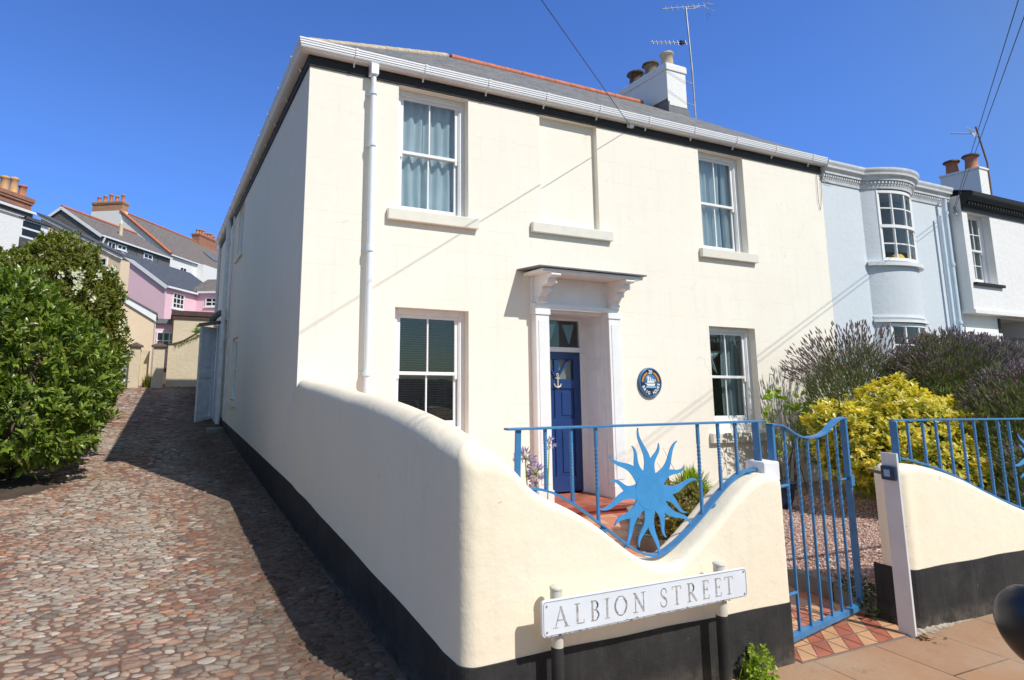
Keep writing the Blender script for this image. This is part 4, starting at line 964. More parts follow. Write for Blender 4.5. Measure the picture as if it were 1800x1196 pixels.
# garden ground
m, t, b = nt('quarry_tiles_path'); v = coord(t, rot=(0, 0, R(12)))
ck = N(t, 'ShaderNodeTexChecker', Scale=1 / .30); t.links.new(v, ck.inputs[0]); ck.inputs[1].default_value = c4((.62, .22, .12)); ck.inputs[2].default_value = c4((.66, .36, .22))
br = N(t, 'ShaderNodeTexBrick', Scale=1.0); t.links.new(v, br.inputs['Vector']); br.offset = 0; br.inputs['Brick Width'].default_value = .30; br.inputs['Row Height'].default_value = .30; br.inputs['Mortar Size'].default_value = .006
c = mixc(t, br.outputs['Fac'], ck.outputs[0], (.22, .15, .11)); c = mixc(t, ramp(t, [(.45, 0), (.7, .45)], noiz(t, v, 5, 5)).outputs[0], c, (.36, .2, .13))
t.links.new(c, b.inputs['Base Color']); b.inputs['Roughness'].default_value = .55; bump(t, b, noiz(t, v, 20, 4), .15, .005); TPATH = m
mb = MB(TPATH); mb.add([(.25, -3.9, -1.775), (3.75, -3.9, -1.775), (3.75, -3.1, -1.775), (3.3, -1.8, -1.775), (4.2, -.65, -1.775), (5.0, -.4, -1.775), (5.0, 0, -1.775), (.25, 0, -1.775)], [tuple(range(8))]); struct('tiled_path', mb, normals=False)
# threshold: red and buff triangles in the gateway
mb = MB(TILER); buff = plain('buff_quarry_tile', (.60, .33, .17), .55, .15, 5); grout = plain('tile_grout', (.25, .19, .15), .9, .1)
mb.mat(grout); mb.box(2.38, 3.62, -4.17, -3.55, -1.9, -1.7475)
k = .155
for i in range(8):
    for j in range(4):
        x, y = 2.385 + i * k, -4.165 + j * k; g_ = .004; z = -1.7435
        for tri, mm in (([(x + g_, y + g_), (x + k - g_, y + g_), (x + k - g_, y + k - 2 * g_)], TILER if (i + j) % 2 else buff), ([(x + g_, y + 2 * g_), (x + k - 2 * g_, y + k - g_), (x + g_, y + k - g_)], buff if (i + j) % 2 else TILER)):
            mb.mat(mm); mb.add([(a, b_, z) for a, b_ in tri], [(0, 1, 2)])
struct('gate_threshold', mb, normals=False)
# gravel bed: base plus stones, and its kerb
BEDP = [(3.86, -3.9), (3.86, -3.1), (3.42, -1.8), (4.3, -.72), (5.05, -.45), (5.05, 0), (9.76, 0), (9.76, -3.9)]
m, t, b = nt('gravel_base'); c = ramp(t, [(.3, (.22, .13, .10)), (.7, (.48, .31, .25))], noiz(t, coord(t), 40, 5, .8)).outputs[0]; t.links.new(c, b.inputs['Base Color']); b.inputs['Roughness'].default_value = .95; bump(t, b, noiz(t, coord(t), 60, 4, .8), 1, .02)
mb = MB(m); mb.add([(x, y, -1.665) for x, y in BEDP], [tuple(range(len(BEDP)))])
m, t, b = nt('pink_gravel'); g = t.nodes.new('ShaderNodeNewGeometry'); t.links.new(ramp(t, [(0, (.56, .35, .28)), (.25, (.44, .25, .20)), (.5, (.62, .46, .38)), (.7, (.50, .37, .33)), (.85, (.70, .60, .53)), (.95, (.32, .2, .16))], g.outputs['Random Per Island'], 'CONSTANT').outputs[0], b.inputs['Base Color']); b.inputs['Roughness'].default_value = .8
mb.mat(m); rr = random.Random(11); vs = []; fs = []
def in_bed(x, y): return x > interp([(-3.9, 3.86), (-3.1, 3.86), (-1.8, 3.42), (-.72, 4.3), (-.45, 5.05), (0, 5.05)], y)
for _ in range(26000):
    x, y = 3.4 + 4.6 * rr.random() ** 1.3, -3.9 + 3.9 * rr.random()
    if not in_bed(x, y): continue
    s = .009 + .011 * rr.random(); o = len(vs); q = [rr.uniform(.7, 1.2) for _ in range(6)]; z = -1.662 + rr.random() * .008; a = rr.random() * 3; ca, sa = math.cos(a), math.sin(a)
    for dx, dy, dz, kk in ((1, 0, 0, q[0]), (-1, 0, 0, q[1]), (0, .75, 0, q[2]), (0, -.75, 0, q[3]), (0, 0, .7, q[4])): vs.append((x + s * kk * (dx * ca - dy * sa), y + s * kk * (dx * sa + dy * ca), z + s * kk * dz))
    fs += [(o, o + 2, o + 4), (o + 2, o + 1, o + 4), (o + 1, o + 3, o + 4), (o + 3, o, o + 4)]
mb.add(vs, fs, False); o = mb.build('gravel', normals=False); tag(o, 'pinkish gravel bed behind the garden wall', 'gravel', kind='stuff')
ke = thing('path_edging', (3.8, -2.6, -1.77), 'low grey stone edging between tiled path and gravel bed', 'edging')
P = [(3.80, -3.9), (3.80, -3.1), (3.36, -1.8), (4.25, -.68), (5.02, -.43)]; n_ = 0
for a, b_ in zip(P, P[1:]):
    a, b_ = V((*a, 0)), V((*b_, 0)); L = (b_ - a).length; d = (b_ - a).normalized(); m_ = max(1, round(L / .45))
    for i in range(m_):
        mb = MB(STONE); p = a + d * (L * i / m_ + .004); q = a + d * (L * (i + 1) / m_ - .004); h = rnd.gauss(0, .004)
        mb.bar(p + V((0, 0, -1.73 + h)), q + V((0, 0, -1.73 + h)), .11, .19); mb.build('kerb_stone', ke, bevel=.012)
# strip of drain grate, by the lane door
mb = MB(STONE); mb.box(-.42, -.10, 7.3, 7.75, -1.36, -1.24); o = mb.build('drain_surround', bevel=.02); tag(o, 'small stone drain surround at the foot of the lane downpipe', 'drain', kind='thing')
# =============================================================== plants
def frame(d, rr):
    d = d.normalized(); u = V((rr.gauss(0, 1), rr.gauss(0, 1), rr.gauss(0, 1))); u = (u - d * u.dot(d)).normalized(); return d, u, d.cross(u)
def leaf(vs, fs, p, d, u, L, W, fold=.25, droop=.15):
    """folded pointed leaf: p base, d along, u normal"""
    s = d.cross(u); o = len(vs); m1 = p + d * L * .35 - u * W * fold * .2; m2 = p + d * L * .7 - u * W * fold * .1 - u * L * droop * .3; tip = p + d * L - u * L * droop
    e = u * W * fold
    for q in (p, m1 + s * W * .5 + e, m1 - s * W * .5 + e, m1, m2 + s * W * .38 + e * .7, m2 - s * W * .38 + e * .7, m2, tip): vs.append(tuple(q))
    fs += [(o, o + 1, o + 3), (o, o + 3, o + 2), (o + 1, o + 4, o + 6, o + 3), (o + 3, o + 6, o + 5, o + 2), (o + 4, o + 7, o + 6), (o + 6, o + 7, o + 5)]
def leaf4(vs, fs, p, d, u, L, W):
    s = d.cross(u); o = len(vs)
    for q in (p, p + d * L * .5 + s * W * .5 + u * W * .15, p + d * L, p + d * L * .5 - s * W * .5 + u * W * .15): vs.append(tuple(q))
    fs += [(o, o + 1, o + 2), (o, o + 2, o + 3)]
def shell_points(blobs, n, rr, zmin=-9, inner=.25, lump=.18):
    """points with outward normals on the outside of a union of ellipsoids"""
    out = []; wts = [b[3] * b[4] + b[4] * b[5] + b[3] * b[5] for b in blobs]
    while len(out) < n:
        b = rr.choices(blobs, wts)[0]; d = V((rr.gauss(0, 1), rr.gauss(0, 1), rr.gauss(0, 1))).normalized()
        k = 1 - inner * rr.random() ** 1.8; c = V(b[:3]); k *= 1 + lump * noise.noise(V((d.x * 2.6 + b[0], d.y * 2.6 + b[1], d.z * 2.6)))
        p = c + V((d.x * b[3], d.y * b[4], d.z * b[5])) * k
        if p.z < zmin: continue
        if any(b2 is not b and ((p.x - b2[0]) / b2[3]) ** 2 + ((p.y - b2[1]) / b2[4]) ** 2 + ((p.z - b2[2]) / b2[5]) ** 2 < .62 for b2 in blobs): continue
        out.append((p, V((d.x / b[3], d.y / b[4], d.z / b[5])).normalized()))
    return out
def sprays(mat, blobs, nsp, per, L, W, seed, up=.45, zmin=-9, spread=.55, fancy=True, inner=.25, lump=.18, whorl=False):
    rr = random.Random(seed); vs = []; fs = []
    for p, n in shell_points(blobs, nsp, rr, zmin, inner, lump):
        ax = (n + V((0, 0, up)) + V((rr.gauss(0, .35), rr.gauss(0, .35), rr.gauss(0, .25)))).normalized()
        k = max(2, int(per * rr.uniform(.6, 1.3))); ln = L * per * (.10 if whorl else .16)
        for i in range(k):
            t = i / k; q = p + ax * ln * (t - .6); a = i * 2.4 + rr.random(); d_, u_, s_ = frame(ax, rr)
            side = (u_ * math.cos(a) + s_ * math.sin(a)); sp = spread * (1.5 - t * .7); d = (ax + side * sp * 1.3 + V((0, 0, rr.gauss(.0, .2)))).normalized()
            u = (ax - d * ax.dot(d)); u = (u + V((rr.gauss(0, .2), rr.gauss(0, .2), .25))); u = (u - d * u.dot(d)).normalized(); s = rr.uniform(.65, 1.2)
            (leaf(vs, fs, q, d, u, L * s, W * s) if fancy else leaf4(vs, fs, q, d, u, L * s, W * s))
    mb = MB(mat); mb.add(vs, fs, False); return mb
def branches(base, blobs, n, r, seed, mat=BARK):
    rr = random.Random(seed); mb = MB(mat); base = V(base)
    for i in range(n):
        b = rr.choice(blobs); d = V((rr.gauss(0, .5), rr.gauss(0, .5), rr.gauss(.2, .5))); d.normalize()
        e = V(b[:3]) + V((d.x * b[3], d.y * b[4], d.z * b[5])) * .82; s = base + V((rr.gauss(0, .08), rr.gauss(0, .08), 0)); m_ = s.lerp(e, .45) + V((rr.gauss(0, .1), rr.gauss(0, .1), .15))
        pts = [s.lerp(m_, t) * (1 - t) + m_.lerp(e, t) * t for t in [k / 7 for k in range(8)]]
        mb.tube(pts, [r * (1 - .85 * k / 7) for k in range(8)], 6)
        for _ in range(2):
            q = pts[rr.randint(3, 6)]; e2 = q + V((rr.gauss(0, .3), rr.gauss(0, .3), rr.gauss(.25, .2))); mb.tube([q, q.lerp(e2, .5) + V((0, 0, .04)), e2], [r * .4, r * .28, r * .1], 5)
    return mb
# laurel beside the lane
LB = [(-3.15, 3.3, -.15, 1.0, 1.0, 1.15), (-3.9, 3.2, .45, 1.05, 1.1, 1.15), (-2.95, 3.0, -.75, .72, .8, .55), (-4.7, 3.0, .2, 1.2, 1.2, 1.4), (-3.5, 2.6, -.7, .8, .7, .6), (-3.0, 4.4, -.1, .9, .9, 1.0), (-4.4, 2.2, -.6, .9, .8, .75), (-3.6,4.0,.7,.8,.8,.75)]
la = thing('laurel_bush', (-3.5, 3.2, -1.55), 'large glossy dark green laurel bush overhanging the edge of the cobbled lane', 'bush')
sprays(L_LAUREL, LB, 3600, 8, .125, .052, 21, up=.6, zmin=-1.38, spread=.6, inner=.34, lump=.3).build('foliage', la, normals=False)
branches((-3.5, 3.3, -1.6), LB, 26, .035, 22).build('stem', la)
mb = MB(EARTH); mb.lathe((-3.7, 3.1, -1.62), [(1.35, 0), (1.1, .06), (.5, .10), (.001, .11)], 20); o = mb.build('planting_bed'); tag(o, 'dark soil bed under the laurel bush', 'soil', kind='stuff')
# climber / tall shrub with white flowers behind it
OB = [(-3.6, 8.3, 1.4, 1.15, 1.2, 1.25), (-4.7, 8.2, 1.6, 1.2, 1.2, 1.0), (-3.1, 8.4, .6, .85, 1.0, 1.1), (-2.95, 8.8, -.2, .65, .8, .9), (-4.4, 8.0, .2, 1.5, 1.2, 1.5), (-5.9, 8.0, .9, 1.4, 1.3, 1.2), (-3.9, 8.3, 2.4, .55, .6, .6), (-3.75, 8.4, 2.35, .85, .85, .75), (-3.1, 8.5, 1.75, .65, .8, .72)]
ol = thing('flowering_shrub', (-3.8, 8.3, -1.3), 'tall olive green shrub dotted with white flowers, rising behind the laurel', 'shrub')
sprays(L_OLIVE, OB, 11500, 8, .095, .048, 31, up=.5, zmin=-1.2, spread=.8, fancy=False, inner=.42, lump=.3).build('foliage', ol, normals=False)
branches((-3.8, 8.4, -1.4), OB, 34, .05, 33).build('stem', ol)
rr = random.Random(5); vs = []; fs = []
for c, n, s in (((-3.28, 7.25, 2.02), 40, .11), ((-3.22, 7.2, 1.80), 30, .10), ((-2.95, 7.35, 1.55), 14, .06), ((-2.35, 7.9, 1.0), 18, .09), ((-2.85, 7.45, 2.02), 12, .08), ((-3.45, 7.2, 1.25), 8, .05), ((-2.62, 7.8, 2.28), 14, .08), ((-3.55, 7.15, 2.0), 8, .05)):
    for _ in range(n):
        p = V(c) + V((rr.gauss(0, s * .6), rr.gauss(0, s * .6), rr.gauss(0, s * .8)))
        for k in range(5):
            d = V((math.cos(k * 1.257 + n), -.5, math.sin(k * 1.257 + n))).normalized(); _, u, _2 = frame(d, rr); leaf4(vs, fs, p, d, u, .035, .026)
mb = MB(L_WHITE); mb.add(vs, fs, False); mb.build('white_blossom', ol, normals=False)
# golden shrub in the gravel bed
YB = [(7.75, -2.0, -.80, .95, .65, .76), (7.0, -1.95, -.85, .50, .5, .52), (8.5, -1.95, -.90, .55, .5, .52), (6.72, -1.8, -.55, .30, .32, .26), (7.6, -2.45, -1.15, .7, .42, .48)]
yo = thing('golden_shrub', (7.7, -2.1, -1.66), 'dense rounded shrub of bright golden yellow leaves behind the gate', 'shrub')
sprays(L_YELLOW, YB, 2900, 8, .070, .034, 41, up=.8, zmin=-1.25, spread=.9, inner=.2, lump=.42, whorl=True).build('foliage', yo, normals=False)
sprays(L_YGREEN, [(b[0], b[1], b[2] - .06, b[3] * .97, b[4] * .97, b[5] * .95) for b in YB], 1500, 7, .08, .038, 44, up=.5, zmin=-1.62, spread=.9, inner=.45, lump=.42, fancy=False).build('foliage', yo, normals=False)  # greener inner and lower leaves, their darker tone also standing in for shade
branches((7.7, -2.1, -1.7), YB, 16, .025, 42).build('stem', yo)
# lavenders
def lavender(name_loc, blob, nst, reach, seed, label, lean=(0, 0, 0), nf=7500):
    x, y, z, rx, ry, rz = blob; rr = random.Random(seed)
    la_ = thing('lavender_bush', name_loc, label, 'lavender', 'lavender bushes behind the wall')
    vs = []; fs = []
    for p, n in shell_points([blob], nf, rr, -1.66, .55, .3):
        d = (n * .7 + V((lean[0] * .5, lean[1] * .5, .9)) + V((rr.gauss(0, .3), rr.gauss(0, .3), rr.gauss(0, .2)))).normalized(); d, u, s = frame(d, rr)
        leaf4(vs, fs, p, d, u, rr.uniform(.08, .18), .013); d2 = (d + s * .5).normalized(); leaf4(vs, fs, p + d * .03, d2, u, rr.uniform(.05, .1), .010)
    mb = MB(L_LAV); mb.add(vs, fs, False); mb.build('foliage', la_, normals=False)
    vs = []; fs = []; v2 = []; f2 = []
    for _ in range(nst):
        a = rr.random() * 2 * math.pi; e = rr.random() ** .6 * 1.15; d = V((math.cos(a) * math.sin(e), math.sin(a) * math.sin(e), math.cos(e))) + V(lean) * (.4 + .5 * rr.random()); d.normalize()
        p = V((x, y, z)) + V((d.x * rx, d.y * ry, d.z * rz)) * .8; L = reach * rr.uniform(.45, 1.0); q = p + d * L + V((0, 0, .06 * rr.random())); w = d.orthogonal().normalized() * .0014; w2 = d.cross(w)
        o = len(vs)
        for c, k in ((p, 1.0), (q, .6)):
            for ww in (w, -w * .5 + w2 * .87, -w * .5 - w2 * .87): vs.append(tuple(c + ww * k))
        fs += [(o, o + 1, o + 4, o + 3), (o + 1, o + 2, o + 5, o + 4), (o + 2, o, o + 3, o + 5)]
        dd = (d + V((rr.gauss(0, .15), rr.gauss(0, .15), .15))).normalized(); sl = rr.uniform(.05, .10); u = dd.orthogonal().normalized(); s = dd.cross(u); o = len(v2); rad = rr.uniform(.007, .013)
        prof = [(0, .5), (.25, 1.0), (.45, .8), (.7, .9), (1, .15)]
        for t_, k in prof:
            for j in range(4): b_ = j * math.pi / 2 + t_ * 3; v2.append(tuple(q + dd * sl * t_ + (u * math.cos(b_) + s * math.sin(b_)) * rad * k))
        for i in range(4):
            for j in range(4): a_ = o + i * 4 + j; b_ = o + i * 4 + (j + 1) % 4; f2.append((a_, b_, b_ + 4, a_ + 4))
    mb = MB(L_LAV); mb.add(vs, fs, False); mb.build('flower_stem', la_, normals=False)['kind'] = 'stuff'
    mb = MB(L_SPIKE); mb.add(v2, f2, False); mb.build('flower_spike', la_, normals=False)['kind'] = 'stuff'
    return la_
lavender((8.6, -1.0, -1.66), (8.6, -1.0, -.55, 1.05, .65, 1.02), 950, .62, 51, 'sprawling lavender leaning out across the cream wall beside the golden shrub', lean=(-.35, -.1, .1))
lavender((9.2, -1.9, -1.66), (9.25, -1.9, -.42, .95, .7, 1.06), 1200, .32, 52, 'grey green lavender mound rising above the middle of the golden shrub')
lavender((10.9, -1.6, -1.66), (10.9, -1.5, -.45, 1.3, .8, 1.08), 1500, .32, 53, 'purple flowered lavender below the downpipe between blue and white houses')
lavender((8.9, -3.0, -1.66), (8.75, -2.95, -.75, .95, .7, .90), 1000, .28, 54, 'dark lavender mound right behind the second railing')
lavender((12.9, -1.6, -1.66), (12.9, -1.9, -.4, 1.5, .9, 1.05), 1300, .36, 55, 'tall lavender in front of the white house doorway')
lavender((7.0, -3.2, -1.66), (8.0, -3.35, -1.15, .7, .4, .5), 260, .2, 56, 'low shaded lavender under the railing bars by the second sun', nf=1500)
# small plants
def grass_clump(name, c, n, L, W, mat, label, cat, seed, spread=1.0):
    rr = random.Random(seed); vs = []; fs = []; c = V(c)
    for _ in range(n):
        a = rr.random() * 6.283; e = rr.random() ** .7 * 1.1 * spread; d = V((math.cos(a) * math.sin(e), math.sin(a) * math.sin(e), math.cos(e))); p = c + V((rr.gauss(0, .05), rr.gauss(0, .05), 0)); l = L * rr.uniform(.6, 1.1); s = d.cross(V((0, 0, 1)))
        s = s.normalized() if s.length > .01 else V((1, 0, 0)); q = p; o = len(vs); k = 5
        for i in range(k + 1):
            t = i / k; q = p + d * l * t - V((0, 0, 1)) * l * .45 * t * t * math.sin(e); w = W * (1 - t) ** .6 * .5 + .001
            vs += [tuple(q + s * w), tuple(q - s * w)]
        fs += [(o + 2 * i, o + 2 * i + 1, o + 2 * i + 3, o + 2 * i + 2) for i in range(k)]
    mb = MB(mat); mb.add(vs, fs, False); o = mb.build(name, normals=False); return tag(o, label, cat, kind='thing')
grass_clump('strappy_plant', (4.5, -1.45, -1.36), 900, .36, .020, L_GRASS, 'bright green strappy leaved clump in the gravel bed beside the sun cut-out', 'plant', 61)
lb = [(3.98, -1.75, -1.42, .38, .35, .28), (3.62, -1.95, -1.50, .25, .25, .24), (4.30, -1.75, -1.46, .30, .28, .18)]
lo = thing('low_garden_shrub', (4.3, -1.6, -1.66), 'low mixed green and reddish shrub seen through the lower rays of the sun', 'shrub')
sprays(L_RED, lb, 1400, 7, .05, .026, 62, up=.6, zmin=-1.66, fancy=False, spread=.9).build('foliage', lo, normals=False)
branches((4.3, -1.6, -1.68), lb, 9, .012, 63).build('stem', lo)
grass_clump('dry_grass_tuft', (3.62, -2.1, -1.76), 260, .26, .008, leaves('dry_blade', [(.20, .14, .08), (.30, .22, .12), (.12, .09, .05)], rough=.8), 'small dry brown tuft at the bottom of the wall dip', 'plant', 64)
# agapanthus behind the wall dip
ag = thing('agapanthus', (1.12, -3.3, -1.77), 'violet blue agapanthus flower heads peeping over the wall at the railing end', 'flower')
st_, pe = MB(L_GRASS), MB(L_PURP); vs = []; fs = []; rr = random.Random(71)
for (x, y, z), n, r in (((.93, -3.3, -.565), 36, .080), ((1.02, -3.3, -.67), 34, .075), ((1.17, -3.25, -.47), 14, .05), ((.99, -3.32, -.76), 10, .045)):
    st_.tube([(1.1, -3.2, -1.77), (1.08 * .5 + x * .5, -3.25, -1.2), (x, y, z)], [.008, .006, .004], 6)
    for _ in range(n):
        d = V((rr.gauss(0, 1), rr.gauss(0, 1), rr.gauss(.1, .8))).normalized(); q = V((x, y, z)) + d * r * .55; st_.tube([(x, y, z), q], .0016, 4)
        for k in range(5):
            _, u, s = frame(d, rr); leaf4(vs, fs, q, (d + s * .45).normalized(), u, r * .62, .012)
pe.add(vs, fs, False); st_.build('stem', ag); pe.build('flower_head', ag, normals=False)
# leafy plant against the facade, and pots
rp_ = thing('leafy_plant', (7.3, -.55, -1.66), 'tall thin plant with big round yellow green leaves between window and lavender', 'plant')
mb = MB(BARK); vs = []; fs = []; rr = random.Random(81)
for tx, tz in ((7.05, -.20), (7.25, -.10), (7.30, -.45), (7.72, -.22), (7.80, -.50), (7.55, -.30), (7.15, -.75), (7.9, -.75), (7.6, -.85), (8.0, -.35)):
    p0 = V((7.35 + rr.gauss(0, .12), -.62 + rr.gauss(0, .08), -1.6)); p1 = V((tx, -.55 + rr.gauss(0, .1), tz)); mb.tube([p0, p0.lerp(p1, .5) + V((0, 0, .05)), p1], [.008, .006, .004], 5)
    for _ in range(11):
        d = V((rr.gauss(0, 1), rr.gauss(0, .8), rr.gauss(-.1, .8))).normalized(); d, u, s = frame(d, rr); leaf(vs, fs, p1 + d * .02 - V((0, 0, abs(rr.gauss(0, .12)))), d, u, .10, .075)
mb.build('stem', rp_); mb = MB(L_GRASS); mb.add(vs, fs, False); mb.build('foliage', rp_, normals=False)
bp_ = thing('flower_pot', (6.2, -1.25, -1.66), 'dark blue glazed pot on the gravel behind the gate', 'pot')
mb = MB(POTB); mb.lathe((6.25, -1.25, -1.665), [(.12, 0), (.17, .12), (.20, .30), (.215, .31), (.215, .34), (.185, .34), (.17, .28), (.001, .27)], 22); mb.build('pot_body', bp_)
mb = MB(EARTH); mb.cyl((6.25, -1.25, -1.40), (6.25, -1.25, -1.385), .175, n=18); mb.build('soil', bp_)
# self seeded weed at the wall foot, little plants by the gate
grass_clump('weed', (1.90, -4.20, -1.755), 60, .10, .014, L_GRASS, 'leafy bright green weed growing at the wall foot beside the sign post', 'weed', 91, 1.2)
wb = [(1.93, -4.22, -1.66, .09, .07, .10), (1.98, -4.22, -1.70, .07, .06, .06)]
w_ = sprays(L_GRASS, wb, 110, 5, .030, .018, 92, fancy=False, inner=.6); o = w_.build('wall_weed', normals=False); tag(o, 'small round leaved weed clump against the black plinth', 'weed', kind='thing')
wb = [(3.58, -3.88, -1.70, .10, .12, .07), (3.66, -3.75, -1.58, .12, .14, .09)]
w_ = sprays(leaves('dark_moss_leaf', [(.03, .05, .015), (.06, .09, .02)]), wb, 160, 5, .028, .014, 93, fancy=False, inner=.7); o = w_.build('moss_weed', normals=False); tag(o, 'dark green weed in the shade behind the white gate board', 'weed', kind='thing')
rr = random.Random(3); mb = MB(plain('dry_leaf', (.22, .11, .05), .9, .4)); vs = []; fs = []
for _ in range(26):
    p = V((3.56 + rr.gauss(0, .06), -4.22 + rr.gauss(0, .03), -1.745)); d, u, s = frame(V((rr.gauss(0, 1), rr.gauss(0, 1), .2)), rr); leaf4(vs, fs, p, d, u, .03, .018)
for _ in range(26):
    p = V((5.0 + rr.gauss(0, .10), -4.20 + rr.gauss(0, .03), -1.745)); d, u, s = frame(V((rr.gauss(0, 1), rr.gauss(0, 1), .2)), rr); leaf4(vs, fs, p, d, u, .04, .02)
mb.add(vs, fs, False); o = mb.build('fallen_leaves', normals=False); tag(o, 'dry brown leaves lying at the foot of the garden wall', 'leaves', kind='stuff')
# =============================================================== neighbours on the street
nb_ = thing('bow_window_house', (11.9, 3.5, -1.7), 'pale blue rendered terraced house with bowed windows and a moulded white cornice', 'house')
BC, BR, BP = 11.68, .78, .30          # bow: centre x, half width, projection
def bowy(x):
    t = (x - BC) / BR
    if abs(t) < 1: return -BP * math.sqrt(max(0, 1 - t * t)) ** 1.0
    return 0
def bow_pts(off=0, n=24):
    """plan of the bow, offset outwards"""
    rad = (BR * BR + BP * BP) / (2 * BP); cy = -BP + rad; a0 = math.asin(BR / rad); return [(BC + (rad + off) * math.sin(a), cy - (rad + off) * math.cos(a)) for a in [-a0 + 2 * a0 * i / n for i in range(n + 1)]]
mb = MB(BLUEW); mb.smooth = False
wall_sheet(mb, FAC, 9.762, 13.88, -1.9, 4.05, [(BC - BR, BC + BR, -1.9, 3.72, .02)])
def bow_band(mb, z0, z1, i0=0, i1=24, off=0, smooth=True):
    P = bow_pts(off)[i0:i1 + 1]; k = len(P); mb.add([(x, y, z) for z in (z0, z1) for x, y in P], [(i, i + 1, i + k + 1, i + k) for i in range(k - 1)], smooth)
for z0, z1 in ((-1.9, -.5), (1.12, 2.28)): bow_band(mb, z0, z1)
WA, WB = 4, 21
for z0, z1 in ((-.5, 1.12), (2.28, 3.72)): bow_band(mb, z0, z1, 0, WA); bow_band(mb, z0, z1, WB, 24)
mb.add([(9.77, .1, -1.9), (9.77, 8, -1.9), (9.77, 8, 4.0), (9.77, .1, 4.0)], [(0, 1, 2, 3)]); mb.add([(9.77, 8, -1.9), (13.88, 8, -1.9), (13.88, 8, 4.0), (9.77, 8, 4.0)], [(0, 1, 2, 3)])
mb.build('wall', nb_, normals=False)
for z0, z1, zm, tag_ in ((2.30, 3.70, 2.98, 'u'), (-.48, 1.10, .30, 'l')):
    f_ = MB(WPAINT)
    P = bow_pts(-.03)[WA:WB + 1]; Pv = [(x, y, 0) for x, y in P]
    f_.sweep([(x, y, z0) for x, y in P], [(-.04, 0), (.03, 0), (.03, .06), (-.04, .06)]); f_.sweep([(x, y, z1 - .06) for x, y in P], [(-.04, 0), (.03, 0), (.03, .06), (-.04, .06)])
    if tag_ == 'l': f_.sweep([(x, y, z1 + .02) for x, y in bow_pts(.0)], [(0, 0), (.05, 0), (.05, .05), (0, .05)]); f_.sweep([(x, y, z1 + .11) for x, y in bow_pts(.0)], [(0, 0), (.025, 0), (.025, .03), (0, .03)])
    for q in (0, -1): f_.box(P[q][0] - .035, P[q][0] + .035, P[q][1] - .03, P[q][1] + .05, z0, z1)
    fr = f_.build('window', nb_)
    s_ = MB(WPAINT); s_.sweep([(x, y, zm - .03) for x, y in P], [(-.03, 0), (.035, 0), (.035, .06), (-.03, .06)])
    for i in (4, 9, 14): 
        x, y = P[i]; s_.box(x - .016, x + .016, y - .02, y + .02, z0 + .06, z1 - .06)
    for z in (z0 + (zm - z0) * .5, zm + (z1 - zm) * .5): s_.sweep([(x, y, z - .012) for x, y in P], [(-.02, 0), (.015, 0), (.015, .024), (-.02, .024)])
    s_.build('sash', fr)
    g = MB(GLASS); k = len(P); g.add([(x, y + .004, z) for z in (z0 + (.17 if tag_ == 'u' else .06), z1 - .06) for x, y in P], [(i, i + 1, i + k + 1, i + k) for i in range(k - 1)], True); g.build('pane', fr, normals=False)
    r = MB(ROOML); a, b, c_, d_ = BC - BR + .03, BC + BR - .03, z0 - .2, z1 + .02
    for q in ([(a, 1.5, c_), (b, 1.5, c_), (b, 1.5, d_), (a, 1.5, d_)], [(a, -.02, c_), (a, 1.5, c_), (a, 1.5, d_), (a, -.02, d_)], [(b, -.02, c_), (b, 1.5, c_), (b, 1.5, d_), (b, -.02, d_)]): r.add(q, [(0, 1, 2, 3)])
    cap = [(x, y, d_) for x, y in bow_pts(-.05)] + [(b, 1.5, d_), (a, 1.5, d_)]; r.add(cap, [tuple(range(len(cap)))]); cap = [(x, y, c_) for x, y in bow_pts(-.05)] + [(b, 1.5, c_), (a, 1.5, c_)]; r.add(cap, [tuple(range(len(cap)))])
    r.build('room_interior', fr, normals=False)
    if tag_ == 'u':
        y_ = MB(YELL); y_.tube([(BC - .25, -.15, 2.39), (BC - .05, -.17, 2.41), (BC + .12, -.16, 2.38)], [.04, .06, .03], 10); y_.build('yellow_cloth', fr)
        s = MB(WPAINT); s.sweep([(x, y, 2.20) for x, y in bow_pts(0)], [(0, 0), (.075, .0), (.08, .07), (0, .08)]); s.build('sill', fr)
# cornice: moulded, follows the bow
plan = [(9.77, 0), (BC - BR - .02, 0)] + bow_pts(0)[1:-1] + [(BC + BR + .02, 0), (13.80, 0)]
CP = [(0, 0), (.02, 0), (.03, .05), (.035, .06), (.04, .14), (.05, .15), (.085, .155), (.09, .20), (.10, .23), (.14, .25), (.145, .29), (.165, .33), (.17, .35), (.17, .38), (0, .39)]
CWHT = plain('cornice_stone_white', (.66, .67, .68), .6, .12, 8, bmp=.15)
mb = MB(CWHT); mb.sweep([(x, y, 3.72) for x, y in plan], CP)
# dentils
acc = 0
for (x0_, y0_), (x1_, y1_) in zip(plan, plan[1:]):
    a, b_ = V((x0_, y0_, 0)), V((x1_, y1_, 0)); L = (b_ - a).length; d = (b_ - a).normalized() if L else V((1, 0, 0)); o_ = d.cross(V((0, 0, 1))); s = acc
    while s < L:
        p = a + d * s + o_ * .05; mb.bar(p + V((0, 0, 3.815)), p + V((0, 0, 3.86)), .03, .035, o_); s += .065
    acc = s - L
CO = mb.build('cornice', nb_)
mb = MB(LEAD); top = [(x, y - .12, 4.113) for x, y in plan]; mb.add([(9.77, .05, 4.113)] + top + [(13.8, .05, 4.113)], [tuple(range(len(top) + 2))]); 
roofplane(mb, [(9.78, .0, 4.116), (13.88, .0, 4.116), (13.88, 8, 4.5), (9.78, 8, 4.5)], (9.78, 0, 4.14), (13.88, 0, 4.14)); mb.build('roof', nb_, normals=False)
mb = MB(WPAINT); mb.T = None
PB = plain('pale_blue_pipe', (.66, .76, .84), .45, .05)
